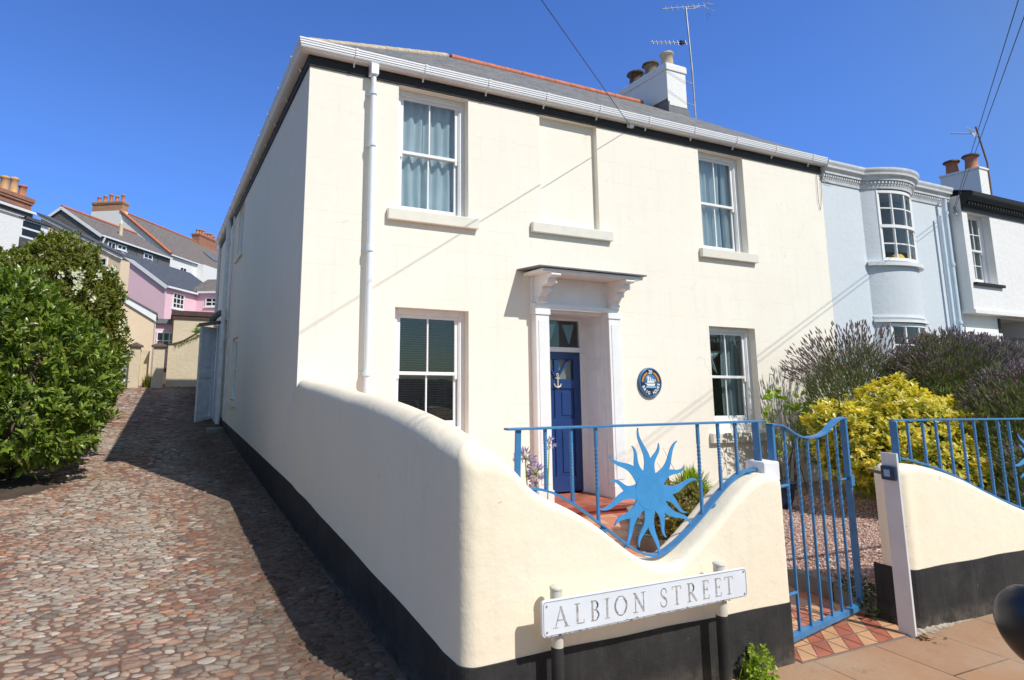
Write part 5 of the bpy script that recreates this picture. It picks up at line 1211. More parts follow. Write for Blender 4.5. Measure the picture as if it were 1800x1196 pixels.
mb = MB(PB); mb.tube([(13.50, -.12, 3.82), (13.50, -.11, 3.6), (13.52, -.10, -1.7)], .045, 12); mb.tube([(13.32, -.10, 3.45), (13.33, -.09, 1.2), (13.45, -.1, .9)], .035, 10)
for z in (3.5, 2.4, 1.2): mb.cyl((13.51, -.11, z), (13.51, -.11, z + .06), .056, n=12)
mb.build('downpipe', nb_)

wh = thing('jettied_house', (17, 3.5, -1.7), 'white rendered terraced house with overhanging upper floor and black eaves', 'house')
JY = -.20; JT = lambda p: V((p[0], p[1] + JY, p[2]))
mb = MB(WHITEW); wall_sheet(mb, JT, 13.92, 24, 1.50, 3.95, [(14.12, 14.98, 2.10, 3.62, .14)])
mb.add([(13.92, JY, 1.5), (13.92, JY + .22, 1.5), (13.92, JY + .22, 3.95), (13.92, JY, 3.95)], [(0, 1, 2, 3)])
mb.prism([(13.90, JY - .03, 1.44), (24, JY - .03, 1.44), (24, JY - .03, 1.52), (13.90, JY - .03, 1.52)], (0, .3, 0))
wall_sheet(mb, FAC, 13.88, 24, -1.9, 1.5, [(14.1, 15.0, -.4, 1.0, .1), (15.25, 16.6, -1.9, 1.40, .8)])
mb.add([(24, -.2, -1.9), (24, 8, -1.9), (24, 8, 4), (24, -.2, 4)], [(0, 1, 2, 3)]); mb.add([(13.88, 8, -1.9), (24, 8, -1.9), (24, 8, 4), (13.88, 8, 4)], [(0, 1, 2, 3)])
mb.build('wall', wh, normals=False)
w = sash_window(wh, JT, 14.12, 14.98, 2.10, 3.62, .14, 2.84, vb=2, hb=1, fw=.05, gw=.035, sill=None)
s = MB(BLACK); s.T = JT; s.box(14.02, 15.12, -.06, .01, 2.03, 2.09); s.build('sill', w, bevel=.005)
c_ = MB(CURT); curtain(w, JT, 14.16, 14.55, 2.1, 3.6, .30, CURTG, 4, .02, 5)
w = sash_window(wh, FAC, 14.1, 15.0, -.4, 1.0, .08, .3, vb=1, hb=0, fw=.07, sill=None, room=ROOML)
s = MB(WPAINT); s.box(13.98, 15.12, -.10, 0, 1.0, 1.07); s.build('sill', w, bevel=.006)
mb = MB(BLACK); mb.box(15.25, 16.6, .78, .80, -1.9, 1.40); mb.box(15.22, 15.30, -.02, .8, 1.0, 1.401) ; mb.box(15.25, 16.6, -.03, .0, .95, 1.01); mb.build('doorway_panel', wh)
mb = MB(BLACK); mb.sweep([(13.92, JY, 3.62), (24, JY, 3.62)], [(0, 0), (.03, 0), (.03, .10), (.08, .12), (.10, .18), (.14, .20), (.16, .26), (.22, .28), (.23, .36), (.20, .38), (0, .38)])
for i in range(90): x = 13.97 + i * .11; mb.box(x, x + .05, JY - .12, JY - .03, 3.735, 3.79)
mb.build('eaves_cornice', wh)
mb = MB(SLATE3); roofplane(mb, [(13.88, JY - .2, 4.0), (24, JY - .2, 4.0), (24, 4.0, 5.3), (13.88, 4.0, 5.3)], (13.9, 0, 4), (24, 0, 4)); mb.build('roof', wh, normals=False)
ch2 = thing('chimney_stack', (22.8, 3.5, 5), 'broad white rendered chimney stack with two terracotta pots above the black eaves', 'chimney')
CHX = 16.35; k_ = 1.0
def scale_to(x, y, z, s): return (-1.467 + (x + 1.467) * s, -6.925 + (y + 6.925) * s, z * s)
mb = MB(WHITEW); mb.box(22.59, 23.1, 3.0, 4.05, 3.6, 6.90); mb.box(22.56, 23.13, 2.97, 4.08, 6.90, 6.98)
CB = mb.build('stack', ch2, bevel=.02)
chimney_pot(CB, (22.85, 3.28, 6.96), .50, .19, TERRA2, SOOT); chimney_pot(CB, (22.85, 3.80, 6.96), .46, .19, TERRA2, SOOT)
mb = MB(WHITEW); mb.box(13.88, 24, 8.02, 8.1, -1.9, 3.9)
mb2 = MB(SLATE3); roofplane(mb2, [(13.88, 8.0, 4.0), (24, 8.0, 4.0), (24, 4.0, 5.3), (13.88, 4.0, 5.3)], (24, 8, 4), (13.9, 8, 4)); mb2.build('rear_roof', wh, normals=False)

# aerials and cables
def yagi(mb, c, d, L, n, el=.12, up=(0, 0, 1)):
    c, d = V(c), V(d).normalized(); s = d.cross(V((0, 0, 1))).normalized(); mb.cyl(c, c + d * L, .011, n=6)
    for i in range(n): p = c + d * (L * (i + .3) / n); e = el * (1.1 - .3 * i / n); q = V(up); mb.cyl(p - q * e, p + q * e, .005, n=5)
ae = thing('tv_aerial', (10.2, 3.1, 6.6), 'tall rooftop aerial mast with two arrays strapped to the white chimney', 'aerial')
mb = MB(ALU); mb.tube([(10.31, 3.15, 6.35), (10.30, 3.15, 7.6), (10.27, 3.2, 9.4)], .022, 8); mb.build('mast', ae)
mb = MB(ALU); mb.bar((10.02, 3.12, 7.30), (10.31, 3.15, 7.30), .02, .02); mb.bar((10.02, 3.12, 6.72), (10.31, 3.15, 6.72), .02, .02); mb.tube([(9.36, 3.08, 7.42), (10.03, 3.08, 7.22), (10.3, 3.1, 7.28)], .004, 5); mb.tube([(9.36, 3.08, 6.92), (10.03, 3.08, 6.68)], .004, 5); mb.build('chimney_lashing', ae)
mb = MB(ALU); yagi(mb, (10.25, 3.2, 8.42), (-1.25, 0, -.28), 1.28, 9, .07, (0, .3, 1)); mb.mat(RUBBER); mb.box(10.0, 10.12, 3.16, 3.24, 8.34, 8.42); mb.build('aerial_array', ae)
mb = MB(ALU); yagi(mb, (11.0, 3.2, 9.66), (-1.5, 0, -.50), 1.62, 8, .10, (.15, .35, 1)); 
for s in (-1, 1):
    for k in range(4): mb.cyl((11.0 + .0 * k, 3.2, 9.66 + s * .07 * k), (11.22, 3.05 + .1 * k, 9.62 + s * .09 * k), .006, n=5)
mb.tube([(10.27, 3.2, 9.36), (10.5, 3.2, 9.42), (10.75, 3.2, 9.56)], .012, 6); mb.build('aerial_array', ae)
ae = thing('tv_aerial', (23.4, 3.2, 7), 'thin aerial pointing sideways from a mast on the chimney with terracotta pots', 'aerial')
mb = MB(RUST); mb.tube([(23.15, 3.0, 6.1), (23.15, 3.0, 7.2), (23.0, 3.1, 8.45)], .028, 8); mb.build('mast', ae)
mb = MB(ALU); mb.cyl((22.95, 3.1, 8.20), (21.5, 3.1, 7.95), .020, n=6)
for i in range(6): a = 22.9 - .06 * i; mb.cyl((22.6 + .1 * (i % 3), 3.0, 8.0 + .02 * i), (22.7 + .1 * (i % 3), 3.2, 8.42), .008, n=5)
mb.build('aerial_array', ae)
def cable(a, d, L, label, sag=.004):
    a, d = V(a), V(d).normalized(); pts = [a + d * L * t - V((0, 0, 1)) * (4 * .35 * t * (1 - t) * sag) for t in [i / 20 for i in range(21)]]
    mb = MB(CABLE); mb.tube(pts, .0045, 6); o = mb.build('overhead_cable'); return tag(o, label, 'cable', kind='thing')
cable((5.13, -.06, 3.96), (-.822, -.568, -.035), 24, 'thin overhead cable running down to the bracket on the cream house eaves')
cable((13.93, -.08, 3.70), (-.882, -.472, .004), 34, 'thin overhead cable passing just beside the second aerial, the more upright of the pair')
cable((13.88, -.08, 3.58), (-.876, -.483, .017), 34, 'thin overhead cable ending at the white house corner, outermost of the pair')
mb = MB(ALU); mb.bar((13.93, -.08, 3.72), (13.82, -.16, 3.50), .03, .03); o = mb.build('cable_insulator'); tag(o, 'small grey cable insulator at the corner of the white jettied house', 'insulator', kind='thing')
mb = MB(CABLE); mb.tube([(9.62, -.02, 3.84), (9.60, -.02, 3.3), (9.64, -.02, 3.15), (9.70, -.02, 3.4), (9.73, -.02, 3.8), (9.85, -.04, 3.72), (10.05, -.03, 3.7)], .004, 5); o = mb.build('hanging_wire'); tag(o, 'thin looped wire hanging under the gutter where cream and blue houses meet', 'wire', kind='thing')

# =============================================================== lane end: walls, gate piers, outbuildings
LY = 16.0; GZ = -.52
fw = thing('lane_end_wall', (-.9, LY, GZ), 'tan rendered boundary wall at the lane end, top curving up to one side', 'wall')
mb = MB(TANW); P = [(-1.30, GZ - .5), (-1.30, 1.0), (-1.1, 1.02), (-.8, 1.14), (-.5, 1.34), (-.3, 1.50), (3, 1.55), (3, GZ - .5)]
mb.prism([(x, LY, z) for x, z in P], (0, .3, 0)); mb.build('render_body', fw)
mb = MB(SOOT); 
for (a, b_), (c_, d_) in zip(P[1:6], P[2:7]): mb.bar((a, LY + .12, b_ + .012), (c_, LY + .12, d_ + .012), .34, .03)
mb.build('coping', fw)
def pier(x0, x1, zt, label):
    t_ = thing('gate_pier', ((x0 + x1) / 2, LY - .1, GZ), label, 'gate pier', 'gate piers at the lane end')
    mb = MB(TANW); mb.box(x0, x1, LY - .32, LY + .1, GZ - .5, zt); mb.build('pier_body', t_, bevel=.02)
    mb = MB(SOOT); c0 = V(((x0 + x1) / 2, LY - .11, 0)); w_, d_ = (x1 - x0) / 2 + .07, .29
    for k, (s, z) in enumerate(((1, zt), (1, zt + .05))): pass
    A_ = [V((sx * w_, sy * d_, 0)) + c0 + V((0, 0, zt)) for sx, sy in ((-1, -1), (1, -1), (1, 1), (-1, 1))]; B_ = [p + V((0, 0, .05)) for p in A_]; top = c0 + V((0, 0, zt + .17))
    mb.loft([A_, B_]); mb.add(B_ + [top], [(0, 1, 4), (1, 2, 4), (2, 3, 4), (3, 0, 4)]); mb.build('cap_stone', t_)
    return t_
pier(-2.52, -2.18, .86, 'tan gate pier with grey pyramid cap beside the flowering shrub')
pier(-1.78, -1.40, .88, 'tan gate pier with grey pyramid cap joined to the curved wall')
fw2 = thing('lane_end_wall', (-2.3, LY, GZ), 'short tan wall between the flowering shrub and the peach outbuilding', 'wall')
mb = MB(TANW); mb.box(-2.9, -1.9, LY + .1, LY + .35, GZ - .5, .75); mb.build('render_body', fw2)
pg = thing('boarded_gate', (-2.75, LY - .1, GZ), 'narrow white boarded gate at the foot of the flowering shrub', 'gate'); mb = MB(WOLD)
for i in range(4): mb.box(-2.95 + i * .1, -2.86 + i * .1, LY - .12, LY - .08, GZ - .1, .6)
mb.box(-2.96, -2.55, LY - .08, LY - .05, -.3, -.2); mb.box(-2.96, -2.55, LY - .08, LY - .05, .35, .45); mb.build('boards', pg)
grass_clump('wall_plant', (-1.9, LY - .2, GZ - .02), 60, .55, .05, L_OLIVE, 'small dark shrub growing at the foot of the capped gate pier', 'plant', 95, .6)
grass_clump('wall_fern', (-.35, LY + .1, 1.45), 90, .34, .04, L_GRASS, 'green fern like plant sprouting from the top of the lane end wall', 'plant', 96, 1.1)
rr = random.Random(9); mb = MB(L_OLIVE); vs = []; fs = []
for _ in range(160):
    t_ = rr.random(); x = -1.1 + t_ * .9; p = V((x, LY - .02, interp([(-1.1, 1.02), (-.8, 1.12), (-.5, 1.3), (-.2, 1.45)], x) - abs(rr.gauss(0, .06)))); d, u, s = frame(V((rr.gauss(0, 1), -.5, rr.gauss(-.4, .6))), rr); leaf4(vs, fs, p, d, u, .08, .02)
mb.add(vs, fs, False); tag(mb.build('wall_creeper', normals=False), 'thin creeper trailing along the curved top of the lane end wall', 'creeper', kind='thing')

a_ = R(33.7); AX = V((math.sin(a_), math.cos(a_), 0)); WX = V((math.cos(a_), -math.sin(a_), 0))
def LOC(O): O = V((O[0], O[1], 0)); return lambda p: O + WX * p[0] + AX * p[1] + V((0, 0, p[2]))
def lw_window(root, T, plane, u0, u1, z0, z1, vb=1, hb=0, off=.03):
    """small far window. plane 'A': in a wall facing -A (u = w); 'W': in a wall facing +W (u = a)"""
    if plane[0] == 'A': Q = lambda u, d, z: T((u, plane[1] - d, z))
    else: Q = lambda u, d, z: T((plane[1] + d, u, z))
    def bx(mb, a, b, c, d, e, f):
        P = [Q(x, y, z) for z in (e, f) for y in (c, d) for x in (a, b)]; mb.add(P, [(0, 1, 3, 2), (4, 6, 7, 5), (0, 4, 5, 1), (2, 3, 7, 6), (0, 2, 6, 4), (1, 5, 7, 3)])
    mb = MB(WPAINT); s = .09
    bx(mb, u0, u0 + s, .0, .05, z0, z1); bx(mb, u1 - s, u1, .0, .05, z0, z1); bx(mb, u0 + s, u1 - s, .0, .05, z1 - s, z1); bx(mb, u0 + s, u1 - s, .0, .05, z0, z0 + s); bx(mb, u0 - .08, u1 + .08, 0, .10, z0 - .07, z0)
    for k in range(vb): c = u0 + (u1 - u0) * (k + 1) / (vb + 1); bx(mb, c - .03, c + .03, .0, .04, z0 + s, z1 - s)
    for k in range(hb): c = z0 + (z1 - z0) * (k + 1) / (hb + 1); bx(mb, u0 + s, u1 - s, .0, .035, c - .03, c + .03)
    f = mb.build('window', root); g = MB(CARG); bx(g, u0 + s, u1 - s, .005, .02, z0 + s, z1 - s); g.build('pane', f)
def gable_house(name, O, loc_z, label, w, wr, ez, rz, L, base, wall, gab, roof, cat='house', ov=.15, a0=0, tiles=TERRA, barge=WPAINT, leftz=None):
    T = LOC(O); h = thing(name, T((-w / 2, L / 2, base)), label, cat)
    lz_ = ez if leftz is None else leftz
    mb = MB(wall)
    mb.add([T(p) for p in ((0, a0, base), (0, L, base), (0, L, ez), (0, a0, ez))], [(0, 1, 2, 3)])
    mb.add([T(p) for p in ((-w, a0, base), (-w, L, base), (-w, L, lz_), (-w, a0, lz_))], [(0, 1, 2, 3)])
    mb.add([T(p) for p in ((0, L, base), (-w, L, base), (-w, L, lz_), (-wr, L, rz), (0, L, ez))], [(0, 1, 2, 3, 4)])
    mb.mat(gab); mb.add([T(p) for p in ((0, a0, base), (-w, a0, base), (-w, a0, lz_), (-wr, a0, rz), (0, a0, ez))], [(0, 1, 2, 3, 4)], None, [[(0, base), (-w, base), (-w, lz_), (-wr, rz), (0, ez)]])
    mb.build('wall', h, normals=False)
    mb = MB(roof); k = ov * (rz - ez) / wr; th = .05
    roofplane(mb, [T(p) for p in ((ov, a0 - .12, ez - k + th), (ov, L + .1, ez - k + th), (-wr, L + .1, rz + th), (-wr, a0 - .12, rz + th))], T((0, 0, ez)), T((0, 1, ez)))
    roofplane(mb, [T(p) for p in ((-w - ov, L, lz_ - k + th), (-w - ov, a0 - .12, lz_ - k + th), (-wr, a0 - .12, rz + th), (-wr, L, rz + th))], T((-w, L, ez)), T((-w, 0, ez)))
    rf_ = mb.build('roof', h, normals=False)
    if tiles: m2 = MB(tiles); ridge_tiles(m2, T((-wr, a0 - .1, rz + .08)), T((-wr, L, rz + .08)), .13, .6, 6); m2.build('ridge_tile', rf_)
    if barge:
        m2 = MB(barge)
        m2.bar(T((ov, a0 - .13, ez - k - .06)), T((-wr, a0 - .13, rz - .06)), .04, .22); m2.bar(T((-w - ov, a0 - .13, lz_ - k - .06)), T((-wr, a0 - .13, rz - .06)), .04, .22)
        m2.build('bargeboard', h)
    g = MB(PVC); g.bar(T((ov + .06, a0 - .1, ez - k)), T((ov + .06, L, ez - k)), .12, .12); g.build('gutter', h)
    return h, T
def stack(root, T, w0, w1, a0, a1, z0, z1, mat, pots, pr=.14, ph=.6, name='chimney', pm=TERRA2):
    mb = MB(mat)
    def bx(a, b, c, d, e, f): P = [T((x, y, z)) for z in (e, f) for y in (c, d) for x in (a, b)]; mb.add(P, [(0, 1, 3, 2), (4, 6, 7, 5), (0, 4, 5, 1), (2, 3, 7, 6), (0, 2, 6, 4), (1, 5, 7, 3)])
    bx(w0, w1, a0, a1, z0, z1 - .3); bx(w0 - .06, w1 + .06, a0 - .06, a1 + .06, z1 - .3, z1 - .18); bx(w0 - .1, w1 + .1, a0 - .1, a1 + .1, z1 - .18, z1)
    c = mb.build(name, root)
    for i in range(pots):
        t = (i + .5) / pots; along = (w1 - w0) > (a1 - a0); p = T((w0 + (w1 - w0) * t if along else (w0 + w1) / 2, (a0 + a1) / 2 if along else a0 + (a1 - a0) * t, z1))
        chimney_pot(c, p, ph * (1 + .15 * ((i * 7) % 3 - 1)), pr, pm if i % 3 else TERRA2)
    return c
SH_ = SLATEH
h, T = gable_house('slate_gable_house', (-6.44, 42.62), 0, 'house with grey slate hung gable, white bargeboards and weathered slate roof', 7.36, 3.68, 10.3, 12.6, 9.0, 2, SLATEH, SLATEH, SLATE2)
lw_window(h, T, ('W', 0), .75, 1.68, 9.05, 10.0, 1, 1); lw_window(h, T, ('W', 0), 1.85, 2.95, 9.6, 10.02, 1, 0); lw_window(h, T, ('W', 0), 5.2, 6.4, 9.2, 10.0, 1, 1)
mb = MB(PVC); mb.tube([T((.25, .15, 10.1)), T((.06, .15, 9.7)), T((.06, .15, 8.0))], .08, 8); mb.build('downpipe', h)
mb = MB(TANW); p = T((-1.6, 4.2, 0)); mb.cyl(p + V((0, 0, 11.2)), p + V((0, 0, 12.3)), .16, n=10); mb.build('vent_pipe', h)
h, T = gable_house('white_gable_house', (-1.43, 58.83), 0, 'tall white gabled house with brown slate roof, red ridge tiles and brick chimneys', 12.7, 6.35, 12.28, 17.17, 22, 3, WHITEW, WHITEW, SLATE2, barge=None)
stack(h, T, -9.9, -6.2, -.1, .9, 13.5, 18.3, BRICKY, 5, .22, .85); mb = MB(WHITEW)
P = [T((x, y, z)) for z in (13, 17.25) for y in (-.14, .86) for x in (-9.94, -6.16)]; mb.add(P, [(0, 1, 3, 2), (4, 6, 7, 5), (0, 4, 5, 1), (2, 3, 7, 6), (0, 2, 6, 4), (1, 5, 7, 3)]); mb.build('rendered_stack_base', h)
stack(h, T, -6.9, -5.8, 14.8, 19.6, 16.2, 18.3, BRICK, 7, .24, .75)
mb = MB(TERRA); ridge_tiles(mb, T((.1, -.1, 12.33)), T((-6.35, -.1, 17.25)), .16, .6, 6); mb.build('verge_tile', h)
lw_window(h, T, ('W', 0), 1.85, 3.1, 9.95, 11.3, 1, 1, )
mb = MB(WHITEW); P = [T((x, y, z)) for z in (6, 12.1) for y in (5, 12) for x in (0, .9)]; mb.add(P, [(0, 1, 3, 2), (4, 6, 7, 5), (0, 4, 5, 1), (2, 3, 7, 6), (0, 2, 6, 4), (1, 5, 7, 3)]); mb.build('rear_wing', h)
mb = MB(LEAD); P = [T((-2.2, 12.2, 14.1)), T((-2.2, 14.4, 14.1)), T((-3.6, 14.4, 15.15)), T((-3.6, 12.2, 15.15))]; mb.prism(P, (0, 0, .12)); mb.build('roof_light', h)
h, T = gable_house('pink_house', (-1.57, 33.76), 0, 'pink rendered house with dark slate roof and white small paned windows', 6.82, 3.41, 5.53, 7.79, 8.0, -.5, PINKW, PINKW, SLATE3, tiles=None)
lw_window(h, T, ('W', 0), .8, 2.1, 4.15, 5.2, 2, 2)
mb = MB(PINKW)
mb.add([T(p) for p in ((.0, 3.58, -.5), (5, 3.58, -.5), (5, 3.58, 5.55), (.0, 3.58, 5.55))], [(0, 1, 2, 3)]); mb.build('wing_wall', h, normals=False)
mb = MB(SLATE2); roofplane(mb, [T(p) for p in ((-.6, 3.42, 5.62), (5, 3.42, 5.62), (5, 6.0, 6.9), (-.6, 6.0, 6.9))], T((0, 3.4, 5.6)), T((5, 3.4, 5.6))); mb.build('wing_roof', h, normals=False)
g = MB(PVC); g.bar(T((0.2, 3.40, 5.55)), T((5, 3.40, 5.55)), .12, .14); g.build('gutter', h)
lw_window(h, T, ('A', 3.58), .75, 2.3, 4.55, 5.2, 2, 1)
# low pink lean-to and brown roofed block
lt = thing('pink_lean_to', (-1.5, 24, 0), 'low pink lean-to with grey roof edge and white lattice window', 'outbuilding')
mb = MB(PINKW); mb.box(-2.1, .2, 24, 26, -.8, 2.32); mb.build('wall', lt); mb = MB(LEAD); mb.box(-2.3, .3, 23.8, 26.2, 2.32, 2.55); mb.build('roof', lt)
mb = MB(WPAINT)
for x in (-1.78, -1.50, -1.22, -.94): mb.box(x - .03, x + .03, 23.95, 24.0, 1.1, 1.9)
for z in (1.1, 1.5, 1.9): mb.box(-1.81, -.91, 23.94, 23.99, z - .03, z + .03)
F_ = mb.build('window', lt); mb = MB(CARG); mb.box(-1.8, -.92, 23.985, 23.998, 1.1, 1.9); mb.build('pane', F_)
mb = MB(PVC); mb.tube([(-1.92, 23.85, 2.3), (-1.92, 23.9, 2.0), (-2.02, 23.9, 1.0), (-2.02, 23.9, -.5)], .05, 8); mb.build('downpipe', lt)
bb = thing('brown_roofed_store', (0, 22, -.3), 'tan rendered store with dark brown boarded roof edge behind the lane end wall', 'outbuilding')
mb = MB(TANW); mb.box(-1.12, 1.8, 22, 25, -.8, 2.58); mb.build('wall', bb); mb = MB(plain('dark_brown_board', (.07, .035, .028), .6, .3)); mb.box(-1.22, 1.9, 21.9, 25.1, 2.58, 2.80); mb.box(-1.18, 1.86, 21.94, 22.0, 2.42, 2.58); mb.box(-1.16, -1.10, 21.95, 22.0, -.8, 2.42); mb.build('roof', bb)
# peach outbuilding with single slope roof
po = thing('peach_outbuilding', (-2.4, 18.1, -.5), 'peach rendered outbuilding with white sloping roof edge behind the gate piers', 'outbuilding')
PT = lambda p: V((-1.86 + p[0], 18.02 + p[1], p[2])); mb = MB(PEACHW)
base = [(0, 0), (-2.6, 0), (-2.6, 3), (0, 3)]; tz = lambda w_: 2.10 - w_ * .62
mb.add([PT((0, 0, -.9)), PT((-1.1, 0, -.9)), PT((-1.1, 0, tz(-1.1))), PT((0, 0, tz(0)))], [(0, 1, 2, 3)])
mb.add([PT((0, 0, -.9)), PT((0, 3, -.9)), PT((0, 3, tz(0))), PT((0, 0, tz(0)))], [(0, 1, 2, 3)]); mb.add([PT((-1.1, 0, -.9)), PT((-1.1, 3, -.9)), PT((-1.1, 3, tz(-1.1))), PT((-1.1, 0, tz(-1.1)))], [(0, 1, 2, 3)])
mb.build('wall', po, normals=False)
mb = MB(WPAINT); mb.prism([PT((.06, -.08, tz(0) - .16)), PT((.06, -.08, tz(0) + .12)), PT((-1.12, -.08, tz(-1.12) + .12)), PT((-1.12, -.08, tz(-1.12) - .16))], (0, .06, 0)); mb.build('fascia_board', po)
mb = MB(LEAD); mb.prism([PT((.1, -.12, tz(0) + .12)), PT((.1, -.12, tz(0) + .17)), PT((-1.3, -.12, tz(-1.2) + .17)), PT((-1.3, -.12, tz(-1.2) + .12))], (0, 3.2, 0)); mb.build('roof', po)
# flat roofed cream extension behind the shrub
fe = thing('flat_roofed_extension', (-5, 27, 1), 'cream extension with dark felt roof and white fascia in front of the slate hung gable', 'extension')
FT = LOC((-3.757, 25.76)); mb = MB(PEACHW); e0 = lambda w_: 5.62 - w_ * .47
mb.add([FT((0, 0, 0)), FT((-5, 0, 0)), FT((-5, 0, e0(-5))), FT((0, 0, e0(0)))], [(0, 1, 2, 3)]); mb.add([FT((0, 0, 0)), FT((0, .7, 0)), FT((0, .7, e0(0))), FT((0, 0, e0(0)))], [(0, 1, 2, 3)]); mb.build('wall', fe, normals=False)
mb = MB(WPAINT); mb.prism([FT((.08, -.1, e0(0))), FT((.08, -.1, e0(0) + .13)), FT((-5.1, -.1, e0(-5.1) + .13)), FT((-5.1, -.1, e0(-5.1)))], AX * .08); mb.build('fascia_board', fe)
mb = MB(GREYW); mb.prism([FT((.12, -.14, e0(0) + .13)), FT((.12, -.14, e0(0) + .20)), FT((-5.2, -.14, e0(-5.2) + .20)), FT((-5.2, -.14, e0(-5.2) + .13))], AX * 1.0); mb.build('roof', fe)
lw_window(fe, FT, ('A', 0), -1.5, -.75, 4.9, 5.75, 1, 1)
# white house at the frame edge with brick chimney and box dormer
lh = thing('white_side_house', (-9.5, 24, 0), 'white rendered house with brick chimney and boxy white framed dormer at the frame edge', 'house')
WT = LOC((-7.2, 22.4)); mb = MB(WHITEW)
zl = lambda a: 6.42 + .0 * a
mb.add([WT((0, -8, 0)), WT((0, -.45, 0)), WT((0, -.45, 6.45)), WT((0, -8, 6.45))], [(0, 1, 2, 3)]); mb.add([WT((0, -.45, 0)), WT((-6, -.45, 0)), WT((-6, -.45, 6.45)), WT((0, -.45, 6.45))], [(0, 1, 2, 3)]); mb.add([WT((-6, -8, 0)), WT((-6, -.45, 0)), WT((-6, -.45, 6.45)), WT((-6, -8, 6.45))], [(0, 1, 2, 3)]); mb.build('wall', lh, normals=False)
mb = MB(SLATE3); roofplane(mb, [WT((.1, -8, 6.78)), WT((.1, .05, 6.78)), WT((-3, .05, 8.0)), WT((-3, -8, 8.0))], WT((.1, -8, 6.8)), WT((.1, 0, 6.8))); roofplane(mb, [WT((-6.1, .05, 6.78)), WT((-6.1, -8, 6.78)), WT((-3, -8, 8.0)), WT((-3, .05, 8.0))], WT((-6, 0, 6.8)), WT((-6, -8, 6.8))); mb.build('roof', lh, normals=False)
mb = MB(WPAINT); mb.bar(WT((.16, -8, 6.74)), WT((.16, .08, 6.74)), .10, .10); mb.bar(WT((.05, -8, 6.50)), WT((.05, -.4, 6.50)), .06, .06); mb.mat(GREYW); mb.bar(WT((.09, -8, 6.62)), WT((.09, .0, 6.62)), .04, .17); mb.build('fascia_board', lh)
mb = MB(PVC)
def wbx(mb, a, b, c, d, e, f): P = [WT((x, y, z)) for z in (e, f) for y in (c, d) for x in (a, b)]; mb.add(P, [(0, 1, 3, 2), (4, 6, 7, 5), (0, 4, 5, 1), (2, 3, 7, 6), (0, 2, 6, 4), (1, 5, 7, 3)])
wbx(mb, -2.5, .0, -.44, 1.0, 5.62, 6.42); DM = mb.build('dormer', lh)
mb = MB(GREYW); wbx(mb, -2.6, .12, -.3, 1.15, 6.425, 6.55); wbx(mb, -2.5, .05, -.42, 1.02, 5.2, 5.61); mb.build('dormer_roof', DM)
mb = MB(CARG); wbx(mb, -.1, .012, -.35, .60, 5.72, 6.0); wbx(mb, -.1, .012, -.35, .60, 6.08, 6.36); mb.build('dormer_pane', DM)
mb = MB(PVC); wbx(mb, .0, .03, -.40, .66, 6.0, 6.08); mb.build('dormer_bar', DM)
stack(lh, WT, -2.6, -1.9, -.1, 1.9, 6.9, 8.05, BRICK, 4, .2, .72, pm=plain('buff_orange_pot', (.62, .36, .16), .8, .2))
# =============================================================== light, sky, camera
sd = V((.37, -.83, 1.0)).normalized()
w = bpy.data.worlds.new('World'); scn.world = w; w.use_nodes = True; t = w.node_tree; bg = t.nodes['Background']
sky = t.nodes.new('ShaderNodeTexSky'); sky.sky_type = 'NISHITA'; sky.sun_disc = False; sky.sun_elevation = math.asin(sd.z); sky.sun_rotation = math.atan2(sd.x, sd.y)
sky.air_density = 1.0; sky.dust_density = .25; sky.ozone_density = 3.0; sky.altitude = 0
hs = t.nodes.new('ShaderNodeHueSaturation'); hs.inputs['Saturation'].default_value = 1.08; t.links.new(sky.outputs[0], hs.inputs['Color'])
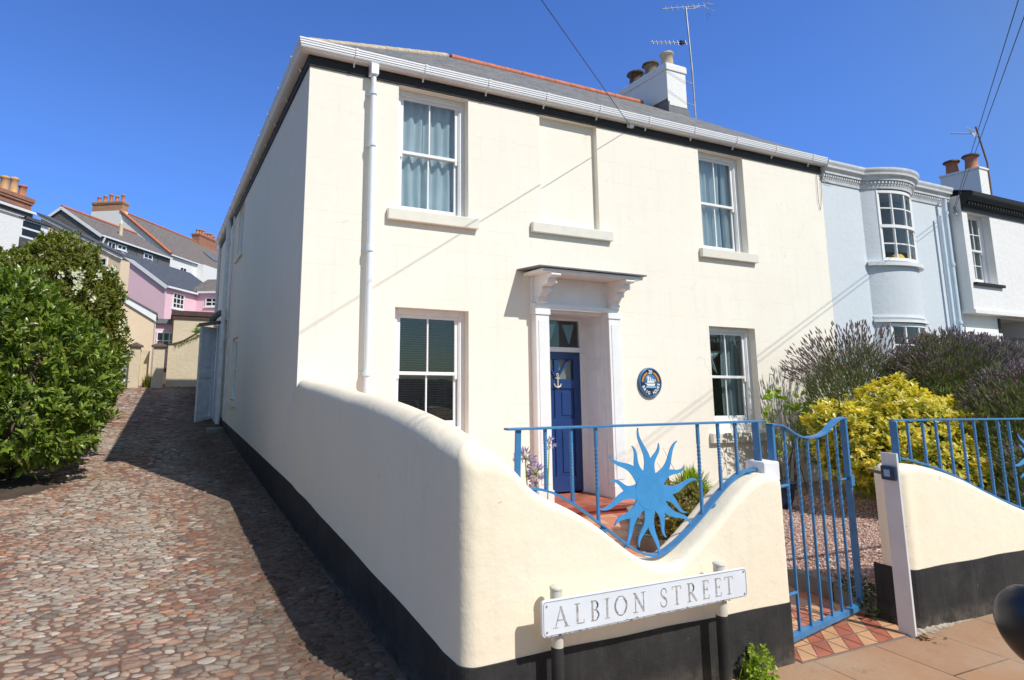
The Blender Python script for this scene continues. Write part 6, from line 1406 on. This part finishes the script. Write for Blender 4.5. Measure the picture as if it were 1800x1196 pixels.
# the clear northern sky, opposite the sun, is the deepest blue
gc = t.nodes.new('ShaderNodeTexCoord'); sp = t.nodes.new('ShaderNodeSeparateXYZ'); t.links.new(gc.outputs['Generated'], sp.inputs[0])
mr = t.nodes.new('ShaderNodeMapRange'); mr.interpolation_type = 'SMOOTHSTEP'; mr.inputs[1].default_value = .05; mr.inputs[2].default_value = .50; t.links.new(sp.outputs[1], mr.inputs[0])
tint = mixc(t, mr.outputs[0], (1.35, 1.20, 1.0), (.84, 1.12, 1.76))  # unseen southern sky warmed and brightened to fill the shaded house side
ez = t.nodes.new('ShaderNodeMapRange'); ez.interpolation_type = 'SMOOTHSTEP'; ez.inputs[1].default_value = -.02; ez.inputs[2].default_value = .42; t.links.new(sp.outputs[2], ez.inputs[0])
low = mixc(t, ez.outputs[0], (.40, .60, .82), (1, 1, 1)); tint = mixc(t, 1.0, tint, low, 'MULTIPLY')
mul = mixc(t, 1.0, hs.outputs[0], tint, 'MULTIPLY')
t.links.new(mul, bg.inputs[0]); bg.inputs[1].default_value = .115
L = bpy.data.lights.new('sun', 'SUN'); L.energy = 4.25; L.angle = R(.53); L.color = (1.0, .965, .90)
so = bpy.data.objects.new('sun', L); COL.objects.link(so); so.rotation_euler = sd.to_track_quat('Z', 'Y').to_euler(); so.location = (6, -15, 20)
cam = bpy.data.cameras.new('camera'); co = bpy.data.objects.new('camera', cam); COL.objects.link(co); scn.camera = co
Rr, Ru, Rf = (0.9242448701400924, -0.38154639732993356, 0.013920010929285676), (-0.0703817341926219, -0.1344296078394312, 0.9884205036461828), (0.37525702060289495, 0.9145222945454544, 0.15109977255956647)
M = Matrix([[Rr[i], Ru[i], -Rf[i]] for i in range(3)]).to_4x4(); M.translation = V((-1.4672, -6.9253, 0)); co.matrix_world = M
cam.sensor_fit = 'HORIZONTAL'; cam.sensor_width = 36; cam.lens = 1037.0437 / 1800 * 36; cam.shift_x = (900 - 716.222) / 1800; cam.shift_y = (502.086 - 598) / 1800; cam.clip_start = .05; cam.clip_end = 2000
scn.view_settings.view_transform = 'Standard'; scn.view_settings.look = 'None'; scn.view_settings.exposure = 0.0; scn.view_settings.gamma = 1
scn.cycles.max_bounces = 8; scn.cycles.transparent_max_bounces = 12; scn.cycles.use_denoising = True
